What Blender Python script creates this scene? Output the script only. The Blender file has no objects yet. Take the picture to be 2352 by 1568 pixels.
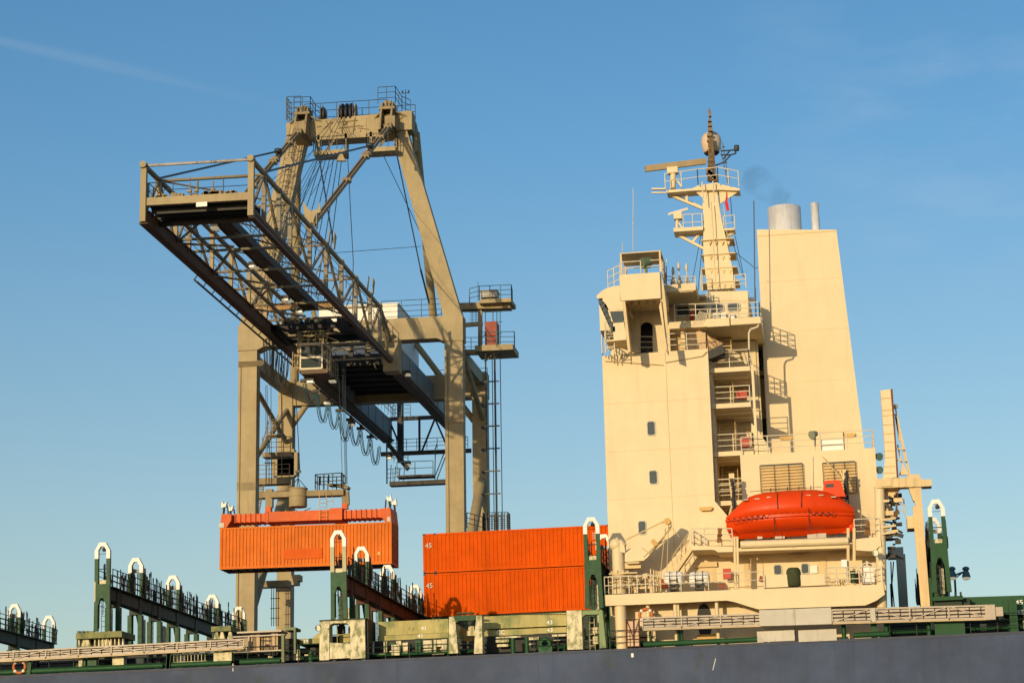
import bpy, math, random
from mathutils import Vector, Matrix, noise
random.seed(7)
sc = bpy.context.scene
# ---------------------------------------------------------------- camera
FPX = 5264.06                      # focal length in units of 1/2352 of the picture width
RW = ((0.98884456, -0.04663671, -0.14146184), (0.14826839, 0.21736256, 0.96476422), (-0.01424492, -0.97497617, 0.22185254))
CAM = Vector((0, 0, 3.0))
cd = bpy.data.cameras.new('camera'); cam = bpy.data.objects.new('camera', cd)
sc.collection.objects.link(cam); sc.camera = cam
cd.sensor_width = 36; cd.lens = 36 * FPX / 2352; cd.clip_start = 1; cd.clip_end = 20000
m3 = Matrix(((RW[0][0], -RW[0][1], -RW[0][2]), (RW[1][0], -RW[1][1], -RW[1][2]), (RW[2][0], -RW[2][1], -RW[2][2])))
cam.matrix_world = Matrix.Translation(CAM) @ m3.to_4x4()
sc.render.resolution_x = 1024; sc.render.resolution_y = 682
# ---------------------------------------------------------------- light
SUN = Vector((0.34, 1.0, -0.15)).normalized()          # direction the light travels
elev = math.asin(-SUN.z); az = math.atan2(-SUN.x, -SUN.y)
w = bpy.data.worlds.new('World'); sc.world = w; w.use_nodes = True
nt = w.node_tree; bg = nt.nodes['Background']
sky = nt.nodes.new('ShaderNodeTexSky'); sky.sky_type = 'NISHITA'; sky.sun_disc = False
SKY_EL = 17
sky.sun_elevation = math.radians(SKY_EL); sky.sun_rotation = az
sky.air_density = 1.1; sky.dust_density = 0.7; sky.ozone_density = 1.6; sky.altitude = 0
hsv = nt.nodes.new('ShaderNodeHueSaturation'); nt.links.new(sky.outputs[0], hsv.inputs['Color'])
def wn(t, **k):
    n = nt.nodes.new(t)
    for a, b in k.items(): setattr(n, a, b)
    return n
def wdir(x, y):
    d = Vector((x - 1176, y - 784, FPX)).normalized()
    return Vector((Vector(RW[0]).dot(d), Vector(RW[1]).dot(d), Vector(RW[2]).dot(d)))
geo = wn('ShaderNodeTexCoord')
def vdot(v):
    n = wn('ShaderNodeVectorMath', operation='DOT_PRODUCT'); nt.links.new(geo.outputs['Generated'], n.inputs[0]); n.inputs[1].default_value = v; return n.outputs['Value']
def mth(op, a, b=None, c=None):
    n = wn('ShaderNodeMath', operation=op)
    for i, v in enumerate((a, b, c)):
        if v is None: continue
        if isinstance(v, (int, float)): n.inputs[i].default_value = v
        else: nt.links.new(v, n.inputs[i])
    return n.outputs[0]
def smooth(v, a, b):
    n = wn('ShaderNodeMapRange', interpolation_type='SMOOTHSTEP'); nt.links.new(v, n.inputs[0]); n.inputs[1].default_value = a; n.inputs[2].default_value = b; return n.outputs[0]
hz = wn('ShaderNodeSeparateXYZ'); nt.links.new(geo.outputs['Generated'], hz.inputs[0])
def ramp_z(v0, v1):
    n = wn('ShaderNodeMapRange'); nt.links.new(hz.outputs['Z'], n.inputs[0]); n.inputs[1].default_value = .06; n.inputs[2].default_value = .30; n.inputs[3].default_value = v0; n.inputs[4].default_value = v1; return n.outputs[0]
nt.links.new(ramp_z(1.06, 1.36), hsv.inputs['Saturation']); nt.links.new(ramp_z(.98, 1.25), hsv.inputs['Value'])
cn = wn('ShaderNodeTexNoise'); cn.inputs['Scale'].default_value = 14; cn.inputs['Detail'].default_value = 6; cn.inputs['Roughness'].default_value = .6
mp = wn('ShaderNodeMapping'); mp.inputs['Scale'].default_value = (1, 1, 3.4); nt.links.new(geo.outputs['Generated'], mp.inputs[0]); nt.links.new(mp.outputs[0], cn.inputs['Vector'])
# contrail: a thin great-circle streak high on the left
pa, pb = wdir(-60, 80), wdir(640, 242); nrm = pa.cross(pb).normalized(); along = (pb - pa).normalized()
dist = mth('ABSOLUTE', vdot(nrm))
w_ = mth('MULTIPLY', cn.outputs['Fac'], .0042)
streak = mth('SUBTRACT', 1.0, smooth(mth('DIVIDE', dist, mth('ADD', w_, .0004)), 0.2, 1.5))
t0 = (pa.dot(along), pb.dot(along))
streak = mth('MULTIPLY', streak, mth('SUBTRACT', 1.0, smooth(vdot(along), t0[0] + .3 * (t0[1] - t0[0]), t0[1] + .02)))
streak = mth('MULTIPLY', streak, .05)
# faint high cirrus, top right
cq = wdir(2330, 60); cirr = smooth(vdot(cq), .9905, .9998)
cirr = mth('MULTIPLY', cirr, mth('MULTIPLY', smooth(cn.outputs['Fac'], .38, .8), .10))
cov = mth('ADD', streak, cirr)
mx = wn('ShaderNodeMix', data_type='RGBA'); nt.links.new(cov, mx.inputs[0]); nt.links.new(hsv.outputs[0], mx.inputs[6]); mx.inputs[7].default_value = (8.5, 8.2, 8.0, 1)
nt.links.new(mx.outputs[2], bg.inputs['Color']); bg.inputs['Strength'].default_value = 0.10
sd = bpy.data.lights.new('sun', 'SUN'); sun = bpy.data.objects.new('sun', sd); sc.collection.objects.link(sun)
sd.energy = 3.5; sd.angle = math.radians(0.5); sd.color = (1.0, 0.775, 0.46)
sun.rotation_euler = SUN.to_track_quat('-Z', 'Y').to_euler(); sun.location = (-60, -60, 80)
vs = sc.view_settings; vs.view_transform = 'Standard'; vs.look = 'None'; vs.exposure = 0.0; vs.gamma = 1.0; vs.use_curve_mapping = False
# ---------------------------------------------------------------- frames
YN = 132.0
CRANE = Matrix.Translation((0, YN, 0))
TR = 0.0155; PX, PZ = -20.0, 18.0
SHIP = Matrix.Translation((PX, YN, PZ)) @ Matrix.Rotation(-TR, 4, 'Y') @ Matrix.Translation((-PX, 0, -PZ))
ZM = dict(o=(0, 0, .93781), A=(330,200,3.267), B=(560,640,3.136), C=(500,1100,2.904), D=(0,1300,3.178), E=(1440,240,3.136), F=(1440,640,3.136), G=(1440,1100,2.904), H=(1960,900,2.1186), I=(0,1440,5.88), J=(400,1440,5.88), K=(760,1260,4.1275), L=(1100,1440,5.88), M=(1380,1240,4.61), N=(1480,1420,5.6))
def C(k, x, y, d):
    """measured point (survey sheet k) at d metres behind the ship's near side, crane frame"""
    a = ZM[k]; x = (a[0] + x/a[2])*.93781 - 1176; y = (a[1] + y/a[2])*.93781 - 784
    v = Vector((RW[0][0]*x + RW[0][1]*y + RW[0][2]*FPX, RW[1][0]*x + RW[1][1]*y + RW[1][2]*FPX, RW[2][0]*x + RW[2][1]*y + RW[2][2]*FPX))
    p = CAM + v * ((YN + d) / v.y); p.y -= YN
    return p
CT, ST = math.cos(TR), math.sin(TR)
def S(k, x, y, d):
    p = C(k, x, y, d); X = p.x - PX; W = p.z - PZ
    return Vector((PX + X*CT + W*ST, d, PZ - X*ST + W*CT))
def pol(k, pts, d, f=None):
    f = f or S
    return [(f(k, x, y, d).x, f(k, x, y, d).z) for x, y in pts]
# ---------------------------------------------------------------- materials
def mat(name, col, rough=.55, var=.12, rust=0.0, rustcol=(.16, .06, .02), metal=0.0, scale=1.0, dirt=0.0, dirtcol=(.05, .06, .03), streak=0.25, bump=.15, spec=.4, cover=None, dscale=1.0):
    m = bpy.data.materials.new(name); m.use_nodes = True; t = m.node_tree; L = t.links.new
    b = t.nodes['Principled BSDF']; b.inputs['Roughness'].default_value = rough; b.inputs['Metallic'].default_value = metal
    b.inputs['Specular IOR Level'].default_value = spec
    tc = t.nodes.new('ShaderNodeTexCoord')
    def nz(sc_, det, vs_=(1, 1, 1), off=0):
        mp = t.nodes.new('ShaderNodeMapping'); mp.inputs['Scale'].default_value = vs_; mp.inputs['Location'].default_value = (off, off, off)
        L(tc.outputs['Object'], mp.inputs[0])
        n = t.nodes.new('ShaderNodeTexNoise'); n.inputs['Scale'].default_value = sc_; n.inputs['Detail'].default_value = det; n.inputs['Roughness'].default_value = .65
        L(mp.outputs[0], n.inputs['Vector']); return n.outputs['Fac']
    def ramp(v, a, c):
        r = t.nodes.new('ShaderNodeMapRange'); L(v, r.inputs[0]); r.inputs[1].default_value = a; r.inputs[2].default_value = c; return r.outputs[0]
    def mix(fac, a, c, blend='MIX'):
        n = t.nodes.new('ShaderNodeMix'); n.data_type = 'RGBA'; n.blend_type = blend
        for i, v in ((0, fac), (6, a), (7, c)):
            if isinstance(v, (float, int)): n.inputs[i].default_value = v
            elif isinstance(v, tuple): n.inputs[i].default_value = (*v[:3], 1)
            else: L(v, n.inputs[i])
        return n.outputs[2]
    base = (*col, 1)
    lo = tuple(c*(1 - var) for c in col); hi = tuple(min(1, c*(1 + var)) for c in col)
    c = mix(ramp(nz(.55*scale, 5), .3, .7), lo, hi)
    if streak: c = mix(ramp(nz(2.2*scale, 4, (1, 1, .09), 5), .52, .8), c, tuple(x*(1 - streak) for x in col))
    if dirt: c = mix(ramp(nz(.8*scale*dscale, 7, (1, 1, .55), 11), .66 - .26*dirt, .78 - .22*dirt), c, dirtcol)
    if rust:
        a = ramp(nz(1.7*scale, 8, (1, 1, .4), 23), .70 - .16*rust, .76 - .12*rust)
        c = mix(a, c, rustcol)
        c = mix(ramp(nz(5*scale, 4, (1, 1, .12), 31), .70 - .1*rust, .8), c, tuple(.5*x + .5*y for x, y in zip(col, rustcol)))
    L(c, b.inputs['Base Color'])
    rr = t.nodes.new('ShaderNodeMapRange'); L(nz(3*scale, 4, (1, 1, 1), 3), rr.inputs[0]); rr.inputs[3].default_value = max(.05, rough - .12); rr.inputs[4].default_value = min(1, rough + .15)
    L(rr.outputs[0], b.inputs['Roughness'])
    if bump:
        bp = t.nodes.new('ShaderNodeBump'); bp.inputs['Strength'].default_value = bump; bp.inputs['Distance'].default_value = .03
        L(nz(.9*scale, 3, (1, 1, 1), 17), bp.inputs['Height']); L(bp.outputs[0], b.inputs['Normal'])
    return m
CREAM = mat('cream_paint', (.71, .578, .350), .5, .05, rust=.12, rustcol=(.42, .25, .1), streak=.10, bump=.25, spec=.3)
CREAM2 = mat('cream_paint_worn', (.66, .50, .26), .55, .10, rust=.35, rustcol=(.34, .17, .05), streak=.2)
WHITE = mat('white_paint', (.80, .77, .70), .5, .04, rust=.1, rustcol=(.4, .3, .2), streak=.12)
KHAKI = mat('crane_paint', (.365, .287, .152), .65, .17, rust=.3, rustcol=(.16, .10, .045), streak=.22, dirt=.12, dirtcol=(.2, .17, .1), scale=.8)
KHAKID = mat('crane_paint_grimy', (.28, .215, .115), .7, .2, rust=.35, rustcol=(.075, .035, .015), streak=.4)
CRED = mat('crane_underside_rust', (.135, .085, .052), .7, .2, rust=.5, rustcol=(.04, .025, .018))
CGREY = mat('crane_grey_girder', (.27, .28, .27), .6, .12, rust=.3, streak=.3)
STEELB = mat('boom_steel_grey', (.255, .215, .14), .6, .2, rust=.35, rustcol=(.12, .08, .04), streak=.35)
DARK = mat('dark_steel', (.035, .033, .030), .6, .3, rust=.3)
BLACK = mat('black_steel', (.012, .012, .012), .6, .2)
WIRE = mat('steel_wire', (.035, .045, .05), .5, .2)
TEAL = mat('blue_grey_cable', (.05, .12, .16), .5, .2)
GREEN = mat('green_paint', (.016, .072, .026), .5, .18, rust=.1, streak=.3, spec=.2)
GREEND = mat('dark_green_paint', (.012, .03, .016), .6, .25, rust=.3)
OLIVE = mat('hatch_green_faded', (.42, .36, .125), .6, .18, rust=.35, rustcol=(.2, .19, .05), dirt=.6, dirtcol=(.17, .20, .06), streak=.3)
DIRTY = mat('dirty_coaming', (.68, .60, .38), .6, .12, rust=.45, rustcol=(.40, .24, .09), dirt=.75, dirtcol=(.20, .21, .08), streak=.35, scale=1.6, dscale=2.4)
GIRD = mat('red_lead_girder', (.085, .035, .018), .7, .25, rust=.4, rustcol=(.03, .02, .012))
ORANGE = mat('container_orange', (.62, .085, .001), .6, .14, rust=.16, rustcol=(.25, .035, .003), streak=.25, bump=.05, spec=.06)
ORANGE2 = mat('container_orange_faded', (.64, .165, .022), .6, .15, rust=.35, rustcol=(.75, .36, .10), streak=-.25, bump=.05, spec=.1)
SPREAD = mat('spreader_orange', (.60, .095, .004), .6, .15, rust=.35, rustcol=(.16, .05, .01))
BOAT = mat('lifeboat_orange', (.68, .052, .002), .40, .07, streak=.12, spec=.2, bump=.03)
RED = mat('red_paint', (.45, .04, .02), .5, .15)
YEL = mat('yellow_paint', (.55, .33, .08), .5, .2, rust=.4)
ALU = mat('gangway_aluminium', (.46, .38, .29), .5, .10, rust=.3, rustcol=(.22, .13, .07), streak=.2)
PLATE = mat('plate_grey', (.50, .46, .38), .5, .10, rust=.15, dirt=.2, dirtcol=(.33, .3, .25))
STEEL = mat('stainless_pipe', (.80, .78, .74), .34, .10, metal=.22, streak=.4, bump=0, scale=2.5)
HULL = mat('hull_blue', (.050, .070, .122), .6, .32, rust=.10, rustcol=(.09, .07, .07), dirt=.28, dirtcol=(.035, .055, .035), streak=.25, scale=.35, spec=.2, bump=.5, dscale=1.4)
GLASS = mat('window_glass', (.05, .065, .062), .12, .2, bump=0, streak=0, spec=.5)
_g = GLASS.node_tree; _b = _g.nodes['Principled BSDF']
for _l in list(_b.inputs['Roughness'].links): _g.links.remove(_l)
_b.inputs['Roughness'].default_value = .03
LENS = mat('lamp_lens', (.75, .70, .55), .3, .05, bump=0)
LIT = mat('lit_lamp', (.8, .75, .6), .3, .05, bump=0); _b = LIT.node_tree.nodes['Principled BSDF']; _b.inputs['Emission Color'].default_value = (1, .85, .55, 1); _b.inputs['Emission Strength'].default_value = .3
ROPE = mat('rope', (.25, .12, .045), .9, .2)
TARP = mat('tarpaulin', (.045, .055, .02), .8, .3, bump=1.0, scale=4)
RAIL = mat('rail_paint', (.66, .58, .42), .5, .1, rust=.2)
QUAY = mat('concrete', (.3, .29, .26), .9, .2, scale=.2)
MARK = mat('faded_marking', (.58, .50, .40), .6, .15)
FLAGM = mat('flag_red', (.6, .02, .02), .8, .1)
wm = mat('harbour_water', (.02, .04, .05), .12, .3, bump=1.0, scale=1.0); WATER = wm
# ---------------------------------------------------------------- mesh building
class MB:
    def __init__(s): s.v = []; s.f = []; s.sm = []; s.isl = []
    def add(s, vs, fs, sm=False):
        n = len(s.v); s.isl.append((n, len(s.f), len(vs), len(fs))); s.v += [tuple(v) for v in vs]; s.f += [tuple(i + n for i in f) for f in fs]; s.sm += [sm]*len(fs); return s
    def box(s, x0, x1, y0, y1, z0, z1):
        x0, x1 = sorted((x0, x1)); y0, y1 = sorted((y0, y1)); z0, z1 = sorted((z0, z1))
        return s.add([(x0,y0,z0),(x1,y0,z0),(x1,y1,z0),(x0,y1,z0),(x0,y0,z1),(x1,y0,z1),(x1,y1,z1),(x0,y1,z1)],
            [(0,3,2,1),(4,5,6,7),(0,1,5,4),(1,2,6,5),(2,3,7,6),(3,0,4,7)])
    def bp(s, k, x0, y0, x1, y1, d, dep, f=None):
        """upright box whose near face spans the measured corners at depth d"""
        f = f or S; ym = (y0 + y1)/2; xm = (x0 + x1)/2
        return s.box(f(k, x0, ym, d).x, f(k, x1, ym, d).x, d, d + dep, f(k, xm, y1, d).z, f(k, xm, y0, d).z)
    def prism(s, poly, a, b, ax='y'):
        n = len(poly)
        def mk(p, q):
            if ax == 'y': return (p[0], q, p[1])
            if ax == 'x': return (q, p[0], p[1])
            return (p[0], p[1], q)
        vs = [mk(p, a) for p in poly] + [mk(p, b) for p in poly]
        ar = sum(poly[i][0]*poly[(i+1) % n][1] - poly[(i+1) % n][0]*poly[i][1] for i in range(n))
        fs = [tuple(range(n)), tuple(range(2*n - 1, n - 1, -1))] + [(i, i + n, (i+1) % n + n, (i+1) % n) for i in range(n)]
        flip = (ar > 0) == (ax in 'xz')
        if (b < a): flip = not flip
        if flip: fs = [f[::-1] for f in fs]
        return s.add(vs, fs)
    def band(s, out, inn, a, b):
        for i in range(len(out) - 1): s.prism([out[i], out[i+1], inn[i+1], inn[i]], a, b)
        return s
    def beam(s, p, q, w, h=None, up=(0, 0, 1)):
        h = h or w; p = Vector(p); q = Vector(q); d = (q - p)
        if d.length < 1e-6: return s
        d.normalize(); u = Vector(up)
        if abs(d.dot(u)) > .98: u = Vector((1, 0, 0))
        r = d.cross(u).normalized()*w/2; u = r.cross(d).normalized()*h/2
        vs = [p - r - u, p + r - u, p + r + u, p - r + u, q - r - u, q + r - u, q + r + u, q - r + u]
        return s.add(vs, [(3,2,1,0),(4,5,6,7),(0,1,5,4),(1,2,6,5),(2,3,7,6),(3,0,4,7)])
    def tube(s, p, q, r, n=6, r2=None, cap=True):
        p = Vector(p); q = Vector(q); d = q - p
        if d.length < 1e-6: return s
        d.normalize(); u = Vector((0, 0, 1)) if abs(d.z) < .9 else Vector((1, 0, 0))
        a = d.cross(u).normalized(); b = d.cross(a); r2 = r if r2 is None else r2
        vs = []
        for c_, rr in ((p, r), (q, r2)):
            for i in range(n):
                t = 2*math.pi*i/n; vs.append(c_ + a*math.cos(t)*rr + b*math.sin(t)*rr)
        s.add(vs, [((i+1) % n, i, i + n, (i+1) % n + n) for i in range(n)], n > 7)
        if cap: s.add(vs, [tuple(range(n)), tuple(range(2*n - 1, n - 1, -1))])
        return s
    def path(s, pts, r, n=5):
        for a, b in zip(pts, pts[1:]): s.tube(a, b, r, n, cap=True)
        return s
    def loft(s, rings, sm=True, cap=True):
        n = len(rings[0]); vs = [v for r in rings for v in r]; fs = []
        for j in range(len(rings) - 1):
            for i in range(n):
                k = (i+1) % n; fs.append((j*n + i, j*n + k, (j+1)*n + k, (j+1)*n + i))
        s.add(vs, fs, sm)
        if cap: s.add(rings[0] + rings[-1], [tuple(range(n - 1, -1, -1)), tuple(range(n, 2*n))])
        return s
    def lathe(s, prof, c, n=20):
        return s.loft([[(c[0] + r*math.cos(2*math.pi*i/n), c[1] + r*math.sin(2*math.pi*i/n), c[2] + z) for i in range(n)] for r, z in prof])
    def torus(s, c, R, r, ax='y', n=18, m=6):
        vs = []; fs = []
        for i in range(n):
            t = 2*math.pi*i/n
            for j in range(m):
                u = 2*math.pi*j/m; a = (R + r*math.cos(u)); p = (a*math.cos(t), r*math.sin(u), a*math.sin(t))
                if ax == 'z': p = (p[0], p[2], p[1])
                if ax == 'x': p = (p[1], p[0], p[2])
                vs.append((c[0] + p[0], c[1] + p[1], c[2] + p[2]))
                fs.append((i*m + j, ((i+1) % n)*m + j, ((i+1) % n)*m + (j+1) % m, i*m + (j+1) % m))
        return s.add(vs, fs, True)
    def rail(s, pts, h=1.05, lines=3, gap=1.4, r=.025, post=None):
        post = post or r*1.25; L = 0
        for a, b in zip(pts, pts[1:]):
            a = Vector(a); b = Vector(b); n = max(1, round((b - a).length/gap))
            for k in range(1, lines + 1):
                o = Vector((0, 0, h*k/lines)); s.tube(a + o, b + o, r if k < lines else r*1.15, 5, cap=False)
            for i in range(n + 1):
                p = a.lerp(b, i/n); s.tube(p, p + Vector((0, 0, h)), post, 5, cap=False)
        return s
    def ladder(s, p, q, w=.4, side=(1, 0, 0), step=.3, r=.022):
        p = Vector(p); q = Vector(q); sd_ = Vector(side).normalized()*w/2
        s.tube(p - sd_, q - sd_, r, 5); s.tube(p + sd_, q + sd_, r, 5)
        n = int((q - p).length/step)
        for i in range(1, n):
            c = p.lerp(q, i/n); s.tube(c - sd_, c + sd_, r*.8, 4, cap=False)
        return s
def mesh(name, mb, m):
    me = bpy.data.meshes.new(name); me.from_pydata(mb.v, [], mb.f); me.materials.append(m)
    me.polygons.foreach_set('use_smooth', mb.sm); me.update(); return me
def tag(o, label=None, cat=None, group=None, kind=None):
    if label: o['label'] = label
    if cat: o['category'] = cat
    if group: o['group'] = group
    if kind: o['kind'] = kind
NOSPLIT = {'number', 'lettering', 'tread_slats', 'lattice', 'cleat_row', 'grab_line', 'weld_seam', 'data_panel', 'side_wall', 'floor', 'louvre', 'louvre_frame', 'reflective_tape', 'caged_ladder', 'pole', 'window', 'window_band', 'lashing_rods', 'stair', 'service_platform', 'trolley_gear', 'yardarm', 'canister', 'hull', 'seam', 'cage', 'stiffener_ring', 'frame', 'walkway', 'operator_cab', 'cab_hanger', 'locking_bar', 'arm', 'sling', 'lift_mast', 'canopy', 'superstructure', 'wheelhouse', 'end_truss', 'antenna_rail', 'main_frame', 'telescopic_beam', 'fall_block', 'rope_coil', 'festoon_rail', 'cable_loop', 'pipe_frame'}
def pieces(mb, tol=.04, cap=90, small=.12):
    """groups of primitives that touch each other, each as its own builder"""
    I = mb.isl; n = len(I)
    if n < 2 or n > 1500: return [mb]
    bb = []
    for v0, f0, nv, nf in I:
        vs = mb.v[v0:v0 + nv]; bb.append([min(v[i] for v in vs) - tol for i in range(3)] + [max(v[i] for v in vs) + tol for i in range(3)])
    par = list(range(n))
    def find(i):
        while par[i] != i: par[i] = par[par[i]]; i = par[i]
        return i
    for i in range(n):
        a = bb[i]
        for j in range(i):
            b = bb[j]
            if a[0] <= b[3] and b[0] <= a[3] and a[1] <= b[4] and b[1] <= a[4] and a[2] <= b[5] and b[2] <= a[5]: par[find(i)] = find(j)
    g = {}
    for i in range(n): g.setdefault(find(i), []).append(i)
    if len(g) == 1 or len(g) > cap: return [mb]
    out = []
    for ids in g.values():
        o = MB()
        for i in ids:
            v0, f0, nv, nf = I[i]; sh = len(o.v); o.v += mb.v[v0:v0 + nv]
            o.isl.append((sh, len(o.f), nv, nf))
            o.f += [tuple(x - v0 + sh for x in f) for f in mb.f[f0:f0 + nf]]; o.sm += mb.sm[f0:f0 + nf]
        out.append(o)
    return out
class Thing:
    """collects parts (name, mesh builder, material, parent index) and links them under one Empty at the base"""
    def __init__(s, name, label, cat, group=None, frame=SHIP, base=None, kind=None):
        s.a = (name, label, cat, group, kind); s.frame = frame; s.parts = []; s.base = base
    def part(s, name, mb, m, parent=None, label=None, kind=None, group=None):
        s.parts.append((name, mb, m, parent, label, kind, group)); return len(s.parts) - 1
    def done(s):
        name, label, cat, group, kind = s.a
        allv = [v for p in s.parts for v in p[1].v]
        if s.base is None:
            s.base = Vector(((min(v[0] for v in allv) + max(v[0] for v in allv))/2, (min(v[1] for v in allv) + max(v[1] for v in allv))/2, min(v[2] for v in allv)))
        b = Vector(s.base)
        single = len(s.parts) == 1
        if not single:
            root = bpy.data.objects.new(name, None); sc.collection.objects.link(root); root.empty_display_size = .3
            root.matrix_world = s.frame @ Matrix.Translation(b); tag(root, label, cat, group, kind)
        obs = []; o_c = {}
        for (n, mb, m, par, lab, kd, gr) in s.parts:
            mb.v = [(v[0] - b.x, v[1] - b.y, v[2] - b.z) for v in mb.v]
            made = []
            for q in ([mb] if single or n in NOSPLIT or kd else pieces(mb)):
                o = bpy.data.objects.new(name if single else n, mesh(n, q, m)); sc.collection.objects.link(o); made.append(o)
                cx = [sum(v[i] for v in q.v)/len(q.v) for i in range(3)]; o_c[o.name] = cx
                if single: o.matrix_world = s.frame @ Matrix.Translation(b); tag(o, label, cat, group, kind); root = o
                else:
                    o.parent = root if par is None else min(obs[par], key=lambda p: sum((o_c[p.name][i] - cx[i])**2 for i in range(3)))
                    tag(o, lab, None, gr, kd)
            obs.append(made)
        s.root = root; s.obs = obs
        return root
def one(name, label, cat, mb, m, group=None, frame=SHIP, kind=None):
    t = Thing(name, label, cat, group, frame, kind=kind); t.part(name, mb, m); return t.done()
def dup(root, off, frame, label=None):
    c = root.copy(); sc.collection.objects.link(c)
    if label: c['label'] = label
    c.matrix_world = frame @ Matrix.Translation(off) @ frame.inverted() @ root.matrix_world
    for ch in root.children:
        d = ch.copy(); sc.collection.objects.link(d); d.parent = c
        for g in ch.children:
            e = g.copy(); sc.collection.objects.link(e); e.parent = d
    return c
def text(s, size, o, f=S, depth=.012, rot=0.0, sx=1.0):
    """upright lettering as mesh, its lower left corner at o, facing the camera side"""
    cu = bpy.data.curves.new('t', 'FONT'); cu.body = s; cu.size = size; cu.extrude = depth; cu.offset = size*.012
    ob = bpy.data.objects.new('t', cu); sc.collection.objects.link(ob)
    dg = bpy.context.evaluated_depsgraph_get(); me = bpy.data.meshes.new_from_object(ob.evaluated_get(dg))
    mb = MB(); cr, sr = math.cos(rot), math.sin(rot)
    vs = [(o[0] + (v.co.x*sx*cr - v.co.y*sr), o[1] + v.co.z*-1, o[2] + (v.co.x*sx*sr + v.co.y*cr)) for v in me.vertices]
    mb.add(vs, [tuple(p.vertices) for p in me.polygons])
    bpy.data.objects.remove(ob); bpy.data.curves.remove(cu); bpy.data.meshes.remove(me)
    return mb
# ================================================================ setting
def struct(name, mb, m, kind='structure'):
    o = bpy.data.objects.new(name, mesh(name, mb, m)); sc.collection.objects.link(o); o['kind'] = kind; return o
struct('water', MB().add([(-3000,-800,0),(3000,-800,0),(3000,167,0),(-3000,167,0)], [(0,1,2,3)]), WATER)
struct('quay', MB().box(-3000, 3000, 167.2, 6000, -3, 2.6), QUAY)
struct('riverbank', MB().box(-3000, 3000, -800, -6, -3, 1.2), QUAY)
# ================================================================ ship to shore crane
V = Vector
t = Thing('gantry_crane', 'huge khaki ship to shore gantry crane with a lattice boom raised over the ship', 'crane', frame=CRANE, base=(-37.2, 43, 2.6))
XL0, XL1, XR0, XR1 = -46.0, -44.55, -29.85, -28.45
def leg(x0, x1, y0, y1, zt, side):
    m = MB().box(x0, x1, y0, y1, 2.6, zt)
    for z in (8, 13.6, 19.2, 24.8, 30.4, 36.0): m.box(x0 - .012, x1 + .012, y0 - .012, y1 + .012, z, z + .05)
    return m
t.part('leg', leg(XL0, XL1, 36, 37.05, 43.6, 0), KHAKI)
t.part('leg', leg(XR0, XR1, 36, 37.05, 43.6, 0), KHAKI)
t.part('leg', leg(XL0 + .1, XL1 - .15, 48, 49.1, 42.0, 0), KHAKI)
t.part('leg', leg(XR0 + .1, XR1 - .1, 48, 49.1, 42.0, 0), KHAKI)
# seaward portal beam with haunches
pb_ = MB().prism([(-46.05, 41.9), (-44.5, 41.9), (-44.0, 42.15), (-30.4, 42.15), (-29.9, 41.9), (-28.4, 41.9), (-28.4, 43.85), (-46.05, 43.85)], 35.9, 37.3)
for x in (-43.1, -40.5, -35, -32.2): pb_.box(x, x + .05, 35.88, 37.3, 42.17, 43.87)
t.part('portal_beam', pb_, KHAKI)
t.part('portal_beam', MB().box(-45.9, -28.5, 48.1, 49.2, 39.9, 41.9), KHAKI)
side = MB()
for x in (-45.3, -29.15):
    side.box(x - .35, x + .35, 37.3, 48.1, 40.9, 41.9)
t.part('side_beam', side, KHAKI)
# a-frame
zb, zt = 43.85, 60.2
def taper(x0, x1, X0, X1, z0, z1, y0, y1, Y0, Y1):
    m = MB(); vs = [(x0,y0,z0),(x1,y0,z0),(x1,y1,z0),(x0,y1,z0),(X0,Y0,z1),(X1,Y0,z1),(X1,Y1,z1),(X0,Y1,z1)]
    return m.add(vs, [(0,3,2,1),(4,5,6,7),(0,1,5,4),(1,2,6,5),(2,3,7,6),(3,0,4,7)])
t.part('a_frame_leg', taper(XL0 + .02, -44.2, -42.35, -40.75, 43.85, 59.1, 36, 37.1, 36.1, 37.2), KHAKI)
t.part('a_frame_leg', taper(-29.9, XR1 - .02, -34.0, -32.75, 43.85, 59.1, 36, 37.1, 36.1, 37.2), KHAKI)
ap = MB().prism([(-42.35, 59.1), (-40.75, 59.1), (-40.2, 58.55), (-34.6, 58.55), (-34.0, 58.95), (-32.28, 58.95), (-32.28, 60.5), (-42.35, 60.1)], 35.9, 37.5)
ap.box(-38.9, -38.8, 35.86, 35.9, 58.7, 60.1).box(-36.0, -35.9, 35.86, 35.9, 58.7, 60.1)
t.part('apex_beam', ap, KHAKI)
m = MB()
for x0, x1, z0 in ((XL0, XL1, 18.0), (XR0, XR1, 22.0), (XL0, XL1, 31.0), (XR0, XR1, 35.5)): m.box(x0 - .02, x1 + .02, 35.975, 36.0, z0, z0 + .6)
for x in (XL0 + .2, XR0 + .25): m.tube((x, 35.95, 3), (x, 35.95, 41), .025, 4)
t.part('splice_plate', m, KHAKID)
m = MB(); rc_ = random.Random(4)
for i in range(16): x = rc_.uniform(-39.8, -33); m.tube((x, 35.84, rc_.uniform(58.9, 60.1)), (x + rc_.uniform(-.9, .9), 35.84, rc_.uniform(58.9, 60.2)), .025, 4)
for x in (-37.9, -37.0): m.beam((x, 35.84, 58.8), (x + .2, 35.84, 60.2), .06)
m.beam((-38.2, 35.84, 59.9), (-36.6, 35.84, 59.95), .06).beam((-38.2, 35.84, 59.4), (-36.4, 35.84, 59.5), .06)
t.part('conduit', m, KHAKID)
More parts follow.
